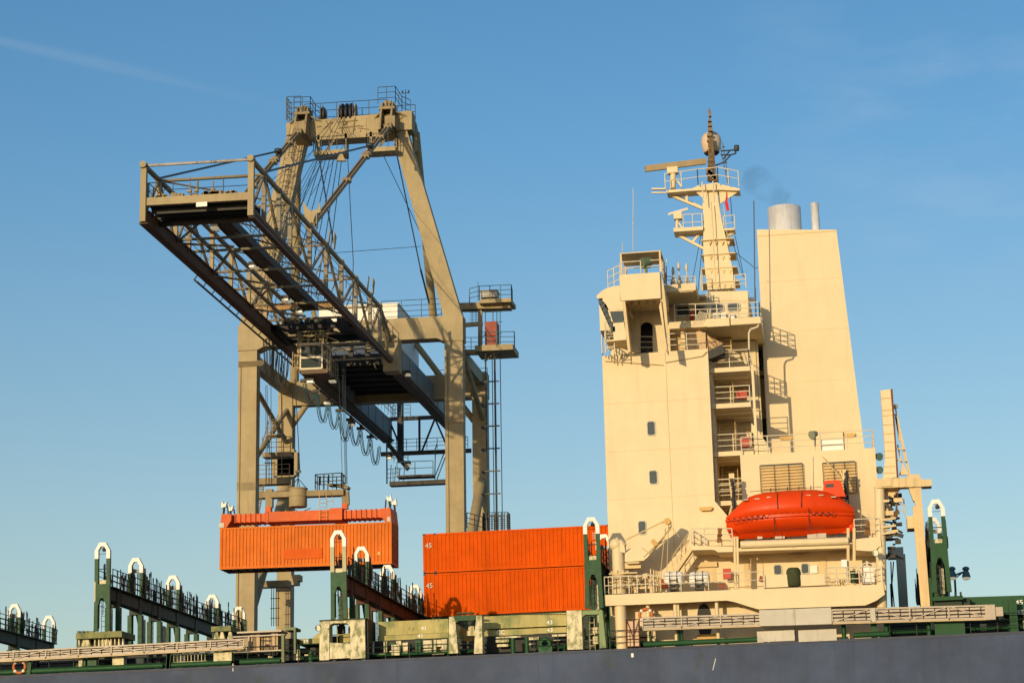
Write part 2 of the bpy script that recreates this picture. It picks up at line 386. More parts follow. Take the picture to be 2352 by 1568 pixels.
# sheave brackets on the apex beam
for cx in (-40.9, -34.1):
    m = MB()
    for s in (-.42, .42):
        m.prism([(34.3, 58.6), (36.1, 58.3), (36.6, 61.1), (35.3, 61.1), (34.7, 60.0)], cx + s - .07, cx + s + .07, 'x')
    for i in range(5): m.box(cx - .42, cx + .42, 34.5 + i*.32, 34.75 + i*.32, 58.6 + i*.48, 58.66 + i*.48)
    m.box(cx - .62, cx + .62, 35.0, 36.6, 60.45, 60.65); m.box(cx - .25, cx + .3, 35.2, 36.2, 60.65, 61.2); m.prism([(34.4, 58.6), (36.3, 58.2), (36.3, 58.6)], cx - .6, cx + .6, 'x'); m.beam((cx + .5, 35.4, 60.4), (cx + 1.5, 36.0, 60.0), .12); m.beam((cx - .5, 35.4, 60.4), (cx - 1.2, 36.0, 60.0), .12)
    b_ = t.part('sheave_bracket', m, KHAKID)
    s_ = MB()
    for k in (-.25, 0, .25): s_.tube((cx + k - .05, 35.6, 60.75), (cx + k + .05, 35.6, 60.75), .45, 14)
    t.part('sheave', s_, BLACK, b_)
m = MB()
for cx in (-37.9, -37.55, -37.2): m.tube((cx - .07, 36.6, 60.7), (cx + .07, 36.6, 60.7), .9, 16)
m2 = MB().prism([(35.9, 60.1), (37.4, 60.2), (36.9, 61.5), (36.4, 61.5)], -38.25, -38.15, 'x').prism([(35.9, 60.1), (37.4, 60.2), (36.9, 61.5), (36.4, 61.5)], -36.95, -36.85, 'x')
b_ = t.part('sheave_bracket', m2, KHAKID); t.part('sheave', m, BLACK, b_)
m = MB()
for cx in (-39.6, -39.4): m.tube((cx, 36.3, 60.7), (cx + .1, 36.3, 60.7), .6, 12)
m.prism([(-39.9, 60.1), (-39.1, 60.15), (-39.45, 61.5)], 36.1, 36.2)
t.part('sheave', m, DARK)
# apex railings
m = MB(); z = 60.35
m.rail([(-42.3, 35.9, z), (-41.2, 35.9, z)], 1.9, 4, .5); m.rail([(-40.9, 35.9, z + .0), (-34.4, 35.9, z)], 1.2, 2, 1.3)
m.rail([(-41.5, 35.0, 60.6), (-40.2, 35.0, 60.6), (-40.2, 36.7, 60.5), (-39.6, 37.4, 60.1)], 1.25, 3, .7)
m.rail([(-34.8, 35.0, 60.9), (-33.4, 35.0, 60.9), (-33.2, 36.6, 60.6), (-32.6, 37, 60.4)], 1.35, 3, .7)
m.rail([(-42.3, 37.5, z), (-32.3, 37.5, z)], 1.15, 2, 1.4); m.rail([(-42.35, 35.9, z), (-42.35, 37.5, z)], 1.9, 4, .5)
m.tube((-32.9, 36.6, 60.4), (-32.9, 36.6, 62.5), .03); m.tube((-33.15, 36.6, 62.2), (-32.65, 36.6, 62.2), .03); m.tube((-33.15, 36.6, 62.2), (-33.15, 36.6, 62.4), .07); m.tube((-32.65, 36.6, 62.2), (-32.65, 36.6, 62.4), .07)
t.part('railing', m, WIRE)
# service platforms slung under the apex beam
for x0, x1 in ((-39.9, -37.4), (-35.7, -33.4)):
    m = MB().box(x0, x1, 34.9, 36.4, 57.0, 57.35)
    for x in (x0 + .15, x1 - .15): m.box(x - .1, x + .1, 35.9, 36.2, 57.35, 58.95)
    m.beam((x0 + .8, 35.6, 57.4), (x0 + 1.5, 36.2, 58.8), .15)
    p_ = t.part('service_platform', m, KHAKI)
    t.part('railing', MB().rail([(x0, 36.2, 57.35), (x0, 34.9, 57.35), (x1, 34.9, 57.35), (x1, 36.2, 57.35)], 1.1, 2, .6), WIRE, p_)
# ladder with cage on the left a-frame leg, conduits
m = MB()
p0, p1 = V((-44.2, 35.6, 44.5)), V((-41.4, 35.7, 59.8))
m.ladder(p0, p1, .5, (1, 0, 0), .45, .03)
for i in range(17):
    c = p0.lerp(p1, i/16)
    for a, b in (((-.35, 0), (-.35, -.6)), ((-.35, -.6), (.35, -.6)), ((.35, -.6), (.35, 0))): m.tube(c + V((a[0], a[1], 0)), c + V((b[0], b[1], 0)), .02, 4, cap=False)
for o in (-.35, .35): m.tube(p0 + V((o, -.6, 0)), p1 + V((o, -.6, 0)), .018, 4)
m.tube(p0 + V((.9, .38, 0)), p1 + V((.55, .38, 0)), .035, 5)
for i in range(16): c = (p0 + V((.9, .38, 0))).lerp(p1 + V((.55, .38, 0)), i/15); m.tube(c - V((.25, 0, 0)), c + V((.2, 0, 0)), .03, 4)
t.part('caged_ladder', m, DARK)
# backstay pipes
t.part('backstay', MB().tube((-32.3, 37.6, 59.2), C('B', 1572, 430, 47.5), .33, 14).prism([(37.4, 60.0), (38.1, 59.6), (38.1, 58.0), (37.4, 57.6)], -32.4, -32.2, 'x'), KHAKI)
t.part('backstay', MB().tube((-41.9, 37.6, 59.2), (-44.6, 48.3, 41.9), .36, 14), KHAKI)
# side-plane and landward braces
t.part('brace', MB().tube((-28.9, 37.2, 42.0), (-28.9, 48.4, 38.0), .22, 12), KHAKI)
t.part('brace', MB().tube((-29.1, 48.6, 33.5), (-29.1, 37.0, 21.5), .42, 16), KHAKI)
t.part('brace', MB().tube((-45.2, 48.6, 33.5), (-45.2, 37.0, 21.5), .42, 16), KHAKI)
t.part('brace', MB().tube((-45.2, 37.0, 20.5), (-45.2, 48.4, 4.0), .33, 16), KHAKI)
t.part('brace', MB().tube((-29.1, 37.0, 20.5), (-29.1, 48.4, 4.0), .33, 16), KHAKI)
t.part('brace', MB().tube(C('B', 1440, 635, 48.6), C('B', 1885, 1225, 48.6), .25, 12), KHAKI)
t.part('brace', MB().tube(C('B', 790, 825, 48.6), C('B', 425, 1350, 48.6), .25, 12), KHAKI)
t.part('brace', MB().tube((-45.2, 37.2, 39.6), (-45.2, 48.2, 36.8), .2, 10).tube((-45.2, 37, 33), (-45.2, 48, 39.5), .2, 10), KHAKI)
# ---- boom
BL, BR, ZB, ZT = -39.75, -33.3, 40.0, 43.05
m = MB().tube((BR, -8, ZB), (BR, 33, ZB - .15), .21, 10)
m.box(BR - .16, BR + .16, -8, 33, ZB - .42, ZB - .24)
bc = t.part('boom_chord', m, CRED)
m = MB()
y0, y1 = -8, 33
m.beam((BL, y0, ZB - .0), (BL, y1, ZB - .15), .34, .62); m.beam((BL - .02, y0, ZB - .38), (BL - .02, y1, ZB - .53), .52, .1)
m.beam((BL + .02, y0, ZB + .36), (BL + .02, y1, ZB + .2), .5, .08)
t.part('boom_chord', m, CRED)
m = MB().tube((BL - .45, 4, ZB - .75), (BL - .45, 33, ZB - .8), .06, 6).tube((BL - .3, 4, ZB - .85), (BL - .3, 33, ZB - .9), .05, 6)
for y in range(4, 33, 2): m.tube((BL - .45, y, ZB - .75), (BL - .1, y, ZB - .3), .04, 5)
t.part('cable_tray', m, WIRE)
nodes = [-8, -5.2, -1.6, 1.2, 6.4, 11, 15.6, 20.1, 25, 28.4, 31.5]
for X in (BL, BR):
    t.part('boom_chord', MB().tube((X, -8, ZT), (X, 28.4, ZT - .1), .16, 10).tube((X, 28.4, ZT - .1), (X, 33.2, ZB + .9), .16, 10), STEELB)
    m = MB(); g = MB()
    for i, y in enumerate(nodes[1:-1], 1):
        m.beam((X, y, ZB), (X, y, ZT), .25, .25)
    for i, (a, b) in enumerate(zip(nodes, nodes[1:])):
        z1 = ZT if b < 30 else 41.4
        if i % 2: g.tube((X, a, ZT), (X, b, ZB), .10, 7)
        else: g.tube((X, a, ZB), (X, b, z1), .10, 7)
        for y in (a,): g.tube((X - .02, y - .25, ZT), (X - .02, y + .25, ZT), .21, 8)
    t.part('boom_post', m, KHAKI if X == BL else STEELB); t.part('boom_diagonal', g, STEELB)
# tip frame
m = MB()
for X in (BL, BR): m.box(X - .17, X + .17, -8.25, -7.95, ZB - .35, ZT + .12).tube((X, -8.4, ZT + .02), (X, -7.9, ZT + .02), .2, 10)
t.part('tip_post', m, KHAKI)
t.part('tip_beam', MB().box(BL + .17, BR - .17, -8.15, -7.85, 40.62, 41.08), KHAKI)
t.part('tip_rail_beam', MB().tube((BL, -8.1, ZT), (BR, -8.1, ZT), .09, 8), mat('flaking_rail', (.36, .34, .32), .6, .3, rust=.9, rustcol=(.07, .05, .03), scale=2))
m = MB().box(BL + .17, BR - .17, -7.85, -5.4, 40.7, 40.8)
for y in (-7.2, -6.5, -5.9): m.box(BL + .2, BR - .2, y, y + .1, 40.35, 40.7)
for y in (-5.5,): m.box(BL + .17, BR - .17, y, y + .2, 40.1, 40.9)
t.part('tip_platform', m, DARK)
m = MB()
for k in range(26):
    x = random.uniform(BL + .4, BR - .5); m.box(x, x + random.uniform(.1, .5), -8.1, -7.6, 41.08, 41.12 + random.uniform(.02, .2))
for x in (-37.0, -36.6, -35.6): m.tube((x, -8, 41.1), (x, -8, 41.9), .04).box(x - .12, x + .1, -8.1, -7.9, 41.3, 41.45)
m.tube((-37.4, -6.2, 41.0), (-35.8, -5.4, 42.0), .06); m.tube((-35.4, -6.2, 41.0), (-36.7, -5.3, 42.1), .05)
for x in (-36.9, -35.7, -36.3): m.lathe([(.0, 0), (.18, 0), (.14, .25), (0, .3)], (x, -7.5, 41.1), 8)
t.part('tip_machinery', m, KHAKID)
t.part('sign_plate', MB().box(-36.55, -35.9, -8.2, -8.17, 40.35, 40.62), WHITE)
m = MB().rail([(BL + .2, -7.95, 41.08), (BR - .2, -7.95, 41.08)], .95, 2, 1.4, .025)
m.rail([(BL + .25, -7.9, 41.08), (BL + .25, -5.3, 41.08)], .95, 2, 1, .025)
for X in (BL - .55, BR + .5): m.rail([(X, -1, 41.0), (X, 33, 41.0)], 1.0, 2, 2.3, .02)
t.part('railing', m, WIRE)
# cross beams, bottom and top lateral bracing
m = MB(); k_ = MB()
for i, y in enumerate(nodes[1:-1], 1):
    m.tube((BL, y, ZB + .3), (BR, y, ZB + .3), .09, 7)
    if i % 2: m.tube((BL, y, ZT - .05), (BR, y, ZT - .05), .085, 7)
for i, (a, b) in enumerate(zip(nodes[1:], nodes[2:])):
    if i % 2: k_.tube((BL, a, ZB + .1), (-36.9, b, ZB + .5), .075, 6).tube((BR, b, ZB + .1), (-36.0, a, ZB + .5), .06, 6)
    else: k_.tube((-36.9, a, ZB + .5), (BL, b, ZB + .1), .075, 6)
    k_.tube((BL, b, ZT - .4), (BL + .95, b, ZB + .3), .05, 5).tube((BR, b, ZT - .4), (BR - .95, b, ZB + .3), .05, 5)
k_.tube((BL + 1.35, -5.2, ZB + .5), (BL + 1.35, 31, ZB + .4), .12, 7)
for X, q in ((BR, -1),): k_.tube((X + q*1.0, -5.2, ZB + .9), (X + q*1.0, 31, ZB + .85), .035, 5).tube((X + q*1.0, -5.2, ZB + .5), (X + q*1.0, 31, ZB + .45), .03, 5)
for y in (-2.4, 4, 8.5, 13.4, 18, 22.6): k_.tube((BR - 1.0, y, ZB + .25), (BR - 1.0, y, ZB + .95), .03, 5)
for x in (-38.9, -38.7, -35.2, -35.0): k_.tube((x, -5, ZB + 1.0), (x, 31, ZB + .9), .022, 4)
for a, b in zip(nodes[1:-2:2], nodes[3::2]): k_.tube((BL, a, ZT - .05), (BR, b, ZT - .05), .06, 5)
t.part('cross_beam', m, STEELB); t.part('lateral_bracing', k_, STEELB)
m = MB().box(-36.95, -35.95, -4.5, 20, 41.05, 41.12).box(-36.95, -36.88, -4.5, 20, 40.8, 41.3).box(-36.0, -35.93, -4.5, 20, 40.8, 41.3)
m.box(-36.9, -35.98, -4.5, 20, 40.86, 40.92)
wk = t.part('walkway', m, DARK)
t.part('railing', MB().rail([(-36.95, -4.5, 41.1), (-36.95, 20, 41.1)], 1, 2, 2, .02).rail([(-35.95, -4.5, 41.1), (-35.95, 20, 41.1)], 1, 2, 2, .02), WIRE, wk)
m = MB()
for y, z, dx in ((7.4, 43.1, .0), (12.5, 43.1, 0), (25, 43.1, 0)):
    m.prism([(y - .25, z), (y + .1, z), (y + .75, z + 1.35), (y + .55, z + 1.5), (y + .15, z + .7)], BR - .25, BR - .2, 'x').prism([(y - .25, z), (y + .1, z), (y + .55, z + 1.0), (y - .1, z + 1.2)], BR + .2, BR + .25, 'x')
m.prism([(BR - .5, 43.1), (BR - .1, 43.1), (BR + .15, 44.1), (BR + .5, 44.2), (BR + .42, 44.9), (BR + .3, 44.4), (BR - .2, 44.3), (BR - .7, 45.0), (BR - .6, 44.2)], 7.3, 7.36)
t.part('latch_plate', m, KHAKI)
# forestays: box-section bars, then round outer stays
def stay(p, q, w):
    return MB().beam(p, q, w, .16).beam(V(p).lerp(V(q), .02) , V(p).lerp(V(q), .06), w + .2, .4)
for cx, X in ((-40.9, BL), (-34.1, BR)):
    a = V((cx + (.35 if X == BR else .0), 34.6, 59.0)); b = V((X, 7.0, ZT + .2)); m = MB()
    n_ = (b - a).normalized()
    for s in (-.13, .13): m.beam(a + V((s, 0, 0)), b + V((s, 0, 0)), .09, .26)
    for f in (.03, .15, .33, .36, .6): c = a.lerp(b, f); m.tube(c - V((.3, 0, 0)), c + V((.3, 0, 0)), .22, 10)
    m.box(a.x - .4, a.x + .4, a.y - .1, a.y + 1.4, a.z - .2, a.z + .7)
    t.part('forestay', m, KHAKID)
    c0 = a.lerp(b, .30); c1 = V((X, -5.2, ZT + .1)); m = MB().tube(c0 + V((0, .1, .45)), c1, .07, 7).lathe([(0, 0), (.3, .12), (.3, .4), (0, .5)], c0 + V((0, .1, .2)), 8)
    t.part('forestay', m, WIRE)
# ropes
m = MB()
def rope(a, b, r=.03): m.tube(a, b, r, 4)
rope((-39.9, 36, 58.2), C('A', 1590, 1290, 12.5), .055)
rope((-37.5, 36, 58.6), C('B', 957, 0, 33), .03); rope(C('B', 957, 0, 33), (-36.4, 33, 41.2), .03)
rope((-34.8, 36, 57.5), C('A', 2287, 1210, 48), .03); rope(C('A', 2287, 1210, 48), (-29.5, 48, 42), .03)
rope(C('A', 2080, 500, 42), C('A', 2287, 1500, 42), .05); rope(C('A', 2287, 1500, 42), C('B', 1540, 320, 44), .08)
for i in range(7): rope((-39.4 + i*.3, 35, 57.2), (-37.6 + i*.35, 14 + i*1.0, 41.6), .032)
for i in range(4): rope((-38.4 + i*.2, 35.6, 60.2), (-38.2 + i*.5, 3 + i*2.3, 41.2), .025)
rope(C('A', 1520, 1375, 20), C('A', 2287, 1318, 40), .02);
rope((-38.1, 36.0, 59.0), C('A', 1090, 790, 10), .02); rope(C('A', 1735, 410, 35.5), C('A', 1410, 910, 8), .02)
for p, q in (((1500, 540), (1270, 990)), ((1530, 540), (1290, 985)), ((1560, 540), (1310, 975))): rope(C('A', *p, 35), C('A', *q, 22), .022)
t.part('wire_rope', m, WIRE)
m = MB()
for q in (C('A', 1640, 600, 30), C('A', 1225, 630, 30)): m.prism([(q.x - .25, q.z - .3), (q.x + .45, q.z - .35), (q.x + .1, q.z + .45)], q.y, q.y + .3)
t.part('rope_socket', m, KHAKI)
# ---- backreach girders
for X in (BL, BR):
    m = MB().box(X - .36, X + .36, 33, 63, 39.5, 41.2)
    for y in range(35, 63, 3): m.box(X + .36, X + .40, y, y + .08, 39.55, 41.15)
    g = t.part('girder', m, CGREY)
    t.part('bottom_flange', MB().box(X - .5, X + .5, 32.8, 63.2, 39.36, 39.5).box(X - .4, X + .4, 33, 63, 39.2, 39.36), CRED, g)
    t.part('railing', MB().rail([(X + .55, 37 if X == BL else 50, 41.2), (X + .55, 63, 41.2)], 1.0, 2, 1.4, .022), TEAL, g)
m = MB().prism([(BR - .55, 38.95), (BR + .6, 38.95), (BR + .6, 41.5), (BR - .1, 42.1), (BR - .55, 42.1)], 32.2, 33.6)
m.box(BR - .7, BR - .55, 32.4, 33.4, 39.6, 41.7); t.part('hinge_block', m, KHAKI)
t.part('hinge_block', MB().prism([(BL - .6, 39.2), (BL + .5, 39.2), (BL + .5, 41.8), (BL - .6, 41.8)], 32.4, 33.6), KHAKID)
# machinery platform and house
m = MB().box(BL + .4, BR - .4, 37.2, 50.5, 40.75, 41.0).box(BL + .4, BR - .4, 37.0, 37.25, 40.55, 41.35)
for y in range(38, 50, 2): m.box(BL + .4, BR - .4, y, y + .15, 40.5, 40.75)
t.part('machinery_platform', m, DARK)  # dark colour carries the shadow on the platform's underside
m = MB().box(-40.9, -34.55, 41.3, 50.3, 41.5, 46.35)
h = t.part('machinery_house', m, WHITE)
t.part('house_roof', MB().box(-41.0, -34.45, 41.2, 50.4, 46.35, 46.42), WHITE, h)
m = MB()
for y in (44.0, 46.6, 48.2): m.box(-34.53, -34.2, y, y + 1.2, 41.6, 42.6)
t.part('ventilator', m, KHAKID, h)
m = MB().rail([(-40, 41.0, 42.9), (-33.0, 41.0, 42.9), (-30.4, 41.0, 43.9), (-30.4, 48.0, 43.9)], 1.6, 4, 1.6, .022).rail([(-35.0, 37.3, 43.9), (-30.3, 37.3, 43.9)], 1.7, 4, 1.7, .022).rail([(-33, 49, 41.5), (-28.6, 49, 41.5)], 1.0, 3, 1, .02)
t.part('railing', m, WIRE)
# machinery and clutter at the seaward portal
m = MB().beam(C('B', 240, 362, 24), C('B', 800, 335, 24), .35, .42); tr = t.part('trolley', m, mat('trolley_ochre', (.34, .19, .06), .6, .3, rust=.7, rustcol=(.09, .04, .01)), label='rusty ochre trolley cross beam')
m = MB().box(BL + .1, BR - .1, 25.3, 25.7, 39.85, 40.3).box(BL + .1, BR - .1, 21, 21.3, 39.8, 40.2).box(BL + .2, BL + .6, 21, 25.6, 39.7, 40.1).box(BR - .6, BR - .2, 21, 25.6, 39.7, 40.1)
for x, y, z, a, b, c in ((-38.4, 22, 40.2, 1.2, 2.2, .7), (-36.6, 22.6, 40.2, 1.6, 1.6, .8), (-34.8, 23, 40.2, 1.0, 1.8, .8), (-37.6, 24.4, 40.2, .8, .8, 1.2)): m.box(x - a/2, x + a/2, y, y + b, z, z + c)
for k in range(6): m.tube((BL + .8 + k*1.0, 22.0, 40.3), (BL + 1.0 + k*1.0, 22.0, 40.3), .4, 10)
t.part('trolley_frame', m, BLACK, tr)
m = MB(); random.seed(3)
for k in range(46):
    x = random.uniform(BL + .4, BR - .5); y = random.uniform(29, 35.5); z = random.uniform(40.0, 42.6)
    if random.random() < .5: m.beam((x, y, z), (x + random.uniform(-2, 2)*.7, y, z + random.uniform(-.15, .15)), .07)
    elif random.random() < .5: m.tube((x, y, z), (x + random.uniform(-.5, .5), y, z + random.uniform(-1.3, 1.3)), .04, 5)
    else: m.box(x, x + random.uniform(.1, .5), y, y + .3, z, z + random.uniform(.1, .5))
for z in (40.5, 41.3, 42.0): m.beam((BL, 34.6, z), (BR, 34.6, z), .1, .14)
for z in (41.0, 41.7): m.beam((BL, 31.2, z), (BR, 31.2, z), .08, .1)
t.part('trolley_gear', m, KHAKID)
m = MB()
for x in (-38.6, -36.9, -35.6): m.beam((x, 35.0, 41.9), (x, 35.0, 40.6), .35, .35).prism([(x - .35, 40.7), (x + .35, 40.7), (x, 40.1)], 34.8, 35.2)
m.box(BL + .4, BR - .4, 36.0, 36.3, 40.9, 41.2)
t.part('hoist_block', m, DARK)
# operator cab under the left girder
def cabp(x, y, d=21.0): return C('B', x, y, d)
q0, q1 = cabp(545, 830), cabp(722, 635); x0, x1, z0, z1 = q0.x, q1.x, q0.z, q1.z; y0, y1 = 21.0, 23.6
m = MB().box(x0, x1, y0 + .15, y1, z0 - .05, z0 + .08).box(x0 - .1, x1 + .1, y0 - .1, y1 + .1, z1, z1 + .12).box(x0, x1, y1 - .1, y1, z0, z1).box(x0, x0 + .1, y0 + .15, y1, z0, z1)
zm = z0 + .48*(z1 - z0)
for x in (x0, x1 - .1): m.box(x, x + .1, y0, y0 + .12, z0, z1)
m.box(x0 + .1, x1 - .1, y0, y0 + .1, zm - .07, zm + .07).box(x0 + .1, x1 - .1, y0, y0 + .1, z0 - .05, z0 + .1).box(x0 + .1, x1 - .1, y0, y0 + .1, z1 - .06, z1)
m.box(x1 - .09, x1 - .02, y0 + .12, y1 - .1, zm - .08, zm + .08).box(x1 - .09, x1 - .02, y0 + 1.5, y0 + 1.65, z0, z1).box(x1 - .09, x1 - .02, y1 - .3, y1 - .1, z0, z1)
cb = t.part('operator_cab', m, RAIL)
t.part('window', MB().box(x0 + .1, x1 - .1, y0 + .05, y0 + .07, zm + .07, z1 - .06).box(x0 + .1, x1 - .1, y0 + .05, y0 + .07, z0 + .1, zm - .07).box(x1 - .07, x1 - .05, y0 + .12, y1 - .3, z0 + .1, z1 - .05), GLASS, cb)
m = MB().box(x0 + .1, x1 + .35, y0 - .1, y1 + .2, z0 - .35, z0 - .05)
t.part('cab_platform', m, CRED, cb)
m = MB().rail([(x1 + .35, y0 - .1, z0 - .3), (x1 + .35, y1 + .5, z0 - .3)], 1.2, 3, .6, .025).rail([(x0 - .5, y0, z0 + .2), (x0 - .5, y1, z0 + .2)], 1.1, 3, .6, .03)
m.box(x0 - .55, x0, y0 + .1, y0 + .2, z0 + .1, z0 + .2).box(x0 - .55, x0, y0 + .1, y0 + .2, z0 + 1.0, z0 + 1.1).rail([(x0, y0 + .2, z1 + .1), (x1, y0 + .2, z1 + .1)], .9, 3, .5, .03)
for s in (x0 + .3, x1 - .1): m.beam((s, y0 + 1, z1), (s + .2, y0 + 1.5, 40.1), .12)
m.beam((x0 - .3, y0 + .8, z0 + .4), (x0 - .3, y0 + .8, 40.2), .14); m.beam((x1 + .1, y0 + .4, z1), (x0 + .5, y0 + 1, 40.2), .1)
t.part('cab_hanger', m, KHAKI, cb)
# trolley bracing frame above the cab
m = MB()
for i in range(5): m.tube((x0 - .2 + i*.45, y0 + 1, z1 + .3), (x0 + .2 + i*.4, y0 + 1.2, 40.0), .045, 5)
m.tube((x0 - .3, y0 + 1, z1 + .9), (x1 + .6, y0 + 1, z1 + 1.0), .06, 6).tube((x0 - .3, y0 + 1, z1 + .5), (x1 + .6, y0 + 1, z1 + 1.4), .05, 6).tube((x0 - .1, y0 + 1, z1 + 1.5), (x1 + .9, y0 + 1, z1 + .4), .05, 6)
m.beam(C('B', 500, 390, 23), C('B', 560, 610, 22), .16).beam(C('B', 650, 385, 23), C('B', 725, 620, 22), .2, .3)
t.part('cab_hanger', m, KHAKI, cb)
# hanging cable bundles by the left leg
m = MB(); random.seed(11)
for k, (cx, top, bot) in enumerate([(300 + i*7, 590, random.uniform(880, 955)) for i in range(9)] + [(385 + i*9, 700, random.uniform(900, 985)) for i in range(7)]):
    w_ = random.uniform(22, 46); pts = []
    for i in range(13):
        u = i/12*2 - 1; pts.append(C('B', cx + u*w_*.8, bot - (bot - top)*abs(u)**2.2, 24 + .03*k))
    m.path(pts, .028, 4)
t.part('cable_loop', m, DARK)
# festoon loops under the left girder
m = MB(); f = MB(); Y0 = 34.0
for i in range(7):
    ya, yb = Y0 + i*4.0, Y0 + (i+1)*4.0; dp = (1.5, 2.6, 2.3, 2.7, 2.2, 2.4, 2.6)[i]*.72
    for o in (-.12, 0, .12):
        pts = []
        for j in range(15):
            u = j/14*2 - 1; pts.append((BL - .55 + o, (ya + yb)/2 + u*1.85*(1 - .12*(1 - abs(u))), 38.8 - dp*(1 - abs(u)**2.6) - abs(o)))
        m.path(pts, .035, 4)
        f.tube((BL - .55 + o, ya + .15, 38.8), (BL - .55, ya, 39.2), .03, 4)
    f.box(BL - .85, BL - .25, ya - .12, ya + .15, 38.78, 39.0); f.beam((BL - .55, ya, 39.1), (BL - .2, ya, 39.3), .06)
f.beam((BL - .55, Y0, 39.2), (BL - .55, 61, 39.2), .1)
t.part('festoon_cable', m, TEAL); t.part('festoon_rail', f, DARK)
# landward end truss and maintenance platforms
m = MB(); y = 62.8
m.beam((BL, y, 41.3), (BR, y, 41.3), .4, .3).beam((BL - .6, y, 38.2), (BR + 1, y, 38.2), .3, .35)
for x in (-38.4, -36.9, -34.2): m.beam((x, y, 38.3), (x, y, 41.2), .18)
m.beam((-38.6, y, 37.4), (-38.6, y, 42.8), .5, .5); m.beam((-38.4, y, 38.3), (-39.6, y, 41.2), .15).beam((-36.7, y, 38.3), (-35.5, y, 41.2), .15).beam((-35.5, y, 41.2), (-34.3, y, 38.3), .15).beam((-34.0, y, 38.3), (-33.2, y, 39.6), .12)
m.box(-35.9, -35.0, y - 1, y, 41.5, 42.3)
t.part('end_truss', m, DARK)
m = MB().rail([(BL, y - .6, 38.35), (BR + .8, y - .6, 38.35)], 1.0, 3, .9, .025).rail([(-39.2, y - .5, 41.4), (-37.6, y - .5, 41.4)], 1.0, 3, .8, .025).rail([(-38.9, 58, 41.3), (-38.9, 62, 41.3)], 1, 2, 1, .02)
m.rail([C('C', 1300, 75, 60), C('C', 1450, 120, 60)], 1.1, 3, .6, .025)
t.part('railing', m, TEAL)
m = MB()
a, b = C('C', 1325, 250, 55), C('C', 1727, 232, 55); m.beam(a, b, .9, .35); m.box(C('C', 1385, 210, 55).x, C('C', 1640, 210, 55).x, 54.2, 55.4, a.z + .45, a.z + .62)
m.beam(C('C', 1300, 240, 55), C('B', 1215, 1420, 60), .12)
m.beam(C('B', 1225, 1400, 58), C('C', 1450, 140, 58), .7, .35)
t.part('maintenance_platform', m, DARK)
m = MB().rail([(C('C', 1385, 205, 55).x, 54.2, a.z + .6), (C('C', 1640, 205, 55).x, 54.2, a.z + .6)], 1.15, 2, 1.4, .03).rail([C('C', 1300, 235, 55), C('C', 1385, 225, 55)], 1.1, 3, .5, .025)
for p, q in (((1645, 10), (1640, 210)), ((1715, 5), (1645, 185)), ((1720, 45), (1655, 215))): m.tube(C('C', *p, 55), C('C', *q, 55), .05, 5)
m.tube(C('B', 1600, 1400, 60), C('C', 1640, 10, 57), .05, 5)
for k in range(4): m.tube(C('C', 1330 + k*32, 110 + k*10, 57), C('C', 1325 + k*30, 230, 56), .035, 5)
t.part('platform_hanger', m, TEAL)
# lift tower and platforms on the right
m = MB().beam(C('B', 1760, 355, 40), C('B', 2170, 345, 40), 1.1, .5); m.box(C('B', 1930, 320, 39).x, C('B', 2175, 320, 39).x, 38.6, 41.2, C('B', 2050, 325, 39).z, C('B', 2050, 295, 39).z)
m.beam(C('B', 1800, 490, 40), C('B', 1950, 478, 40), .3, .3)
m.box(C('B', 1910, 680, 40).x, C('B', 2200, 680, 40).x, 38.8, 42, C('B', 2100, 705, 40).z, C('B', 2100, 662, 40).z).beam(C('B', 1800, 700, 40), C('B', 1930, 698, 40), .6, .35)
m.beam(C('B', 1932, 350, 40), C('B', 1932, 690, 40), .36, .3).beam(C('B', 1965, 770, 40), C('B', 2040, 700, 40), .12)
lt = t.part('lift_landing', m, KHAKI)
t.part('lift_car', MB().box(C('B', 1975, 600, 40).x, C('B', 2065, 600, 40).x, 39.6, 41, C('B', 2020, 655, 40).z, C('B', 2020, 470, 40).z), mat('lift_red', (.27, .055, .03), .6, .2, rust=.3))
t.part('water_tank', MB().box(C('B', 1950, 270, 40).x, C('B', 2075, 270, 40).x, 39, 40.4, C('B', 2010, 295, 40).z, C('B', 2010, 248, 40).z).box(C('B', 1943, 270, 40).x, C('B', 2080, 270, 40).x, 38.9, 40.5, C('B', 2010, 252, 40).z, C('B', 2010, 244, 40).z), PLATE)
def CB(x, y, d=40): return C('B', x, y, d)
m = MB()
m.rail([CB(1850, 320, 38.6), CB(1925, 300, 38.6), CB(2172, 290, 38.6), CB(2180, 330, 42)], 1.15, 3, .9, .028).rail([CB(1925, 660, 38.8), CB(2195, 655, 38.8), CB(2197, 690, 42)], 1.2, 3, 1.2, .028).rail([CB(1800, 690), CB(1925, 690)], 1.1, 3, .7, .022)
m.tube(CB(1915, 300), CB(1915, 155), .025, 5)
for x in (1870, 1900, 1925): m.tube(CB(x, 350), CB(x, 470), .02, 4)
for yy in range(360, 470, 18): m.tube(CB(1850, yy), CB(1925, yy - 4), .018, 4)
for x in (1972, 2030, 2060, 2085): m.tube(CB(x, 375), CB(x + 2, 660), .035, 5)
for yy in (390, 470, 560): m.tube(CB(1960, yy), CB(2100, yy - 6), .03, 5)
m.tube(CB(1950, 580), CB(2060, 480), .03, 5)
t.part('railing', m, TEAL)
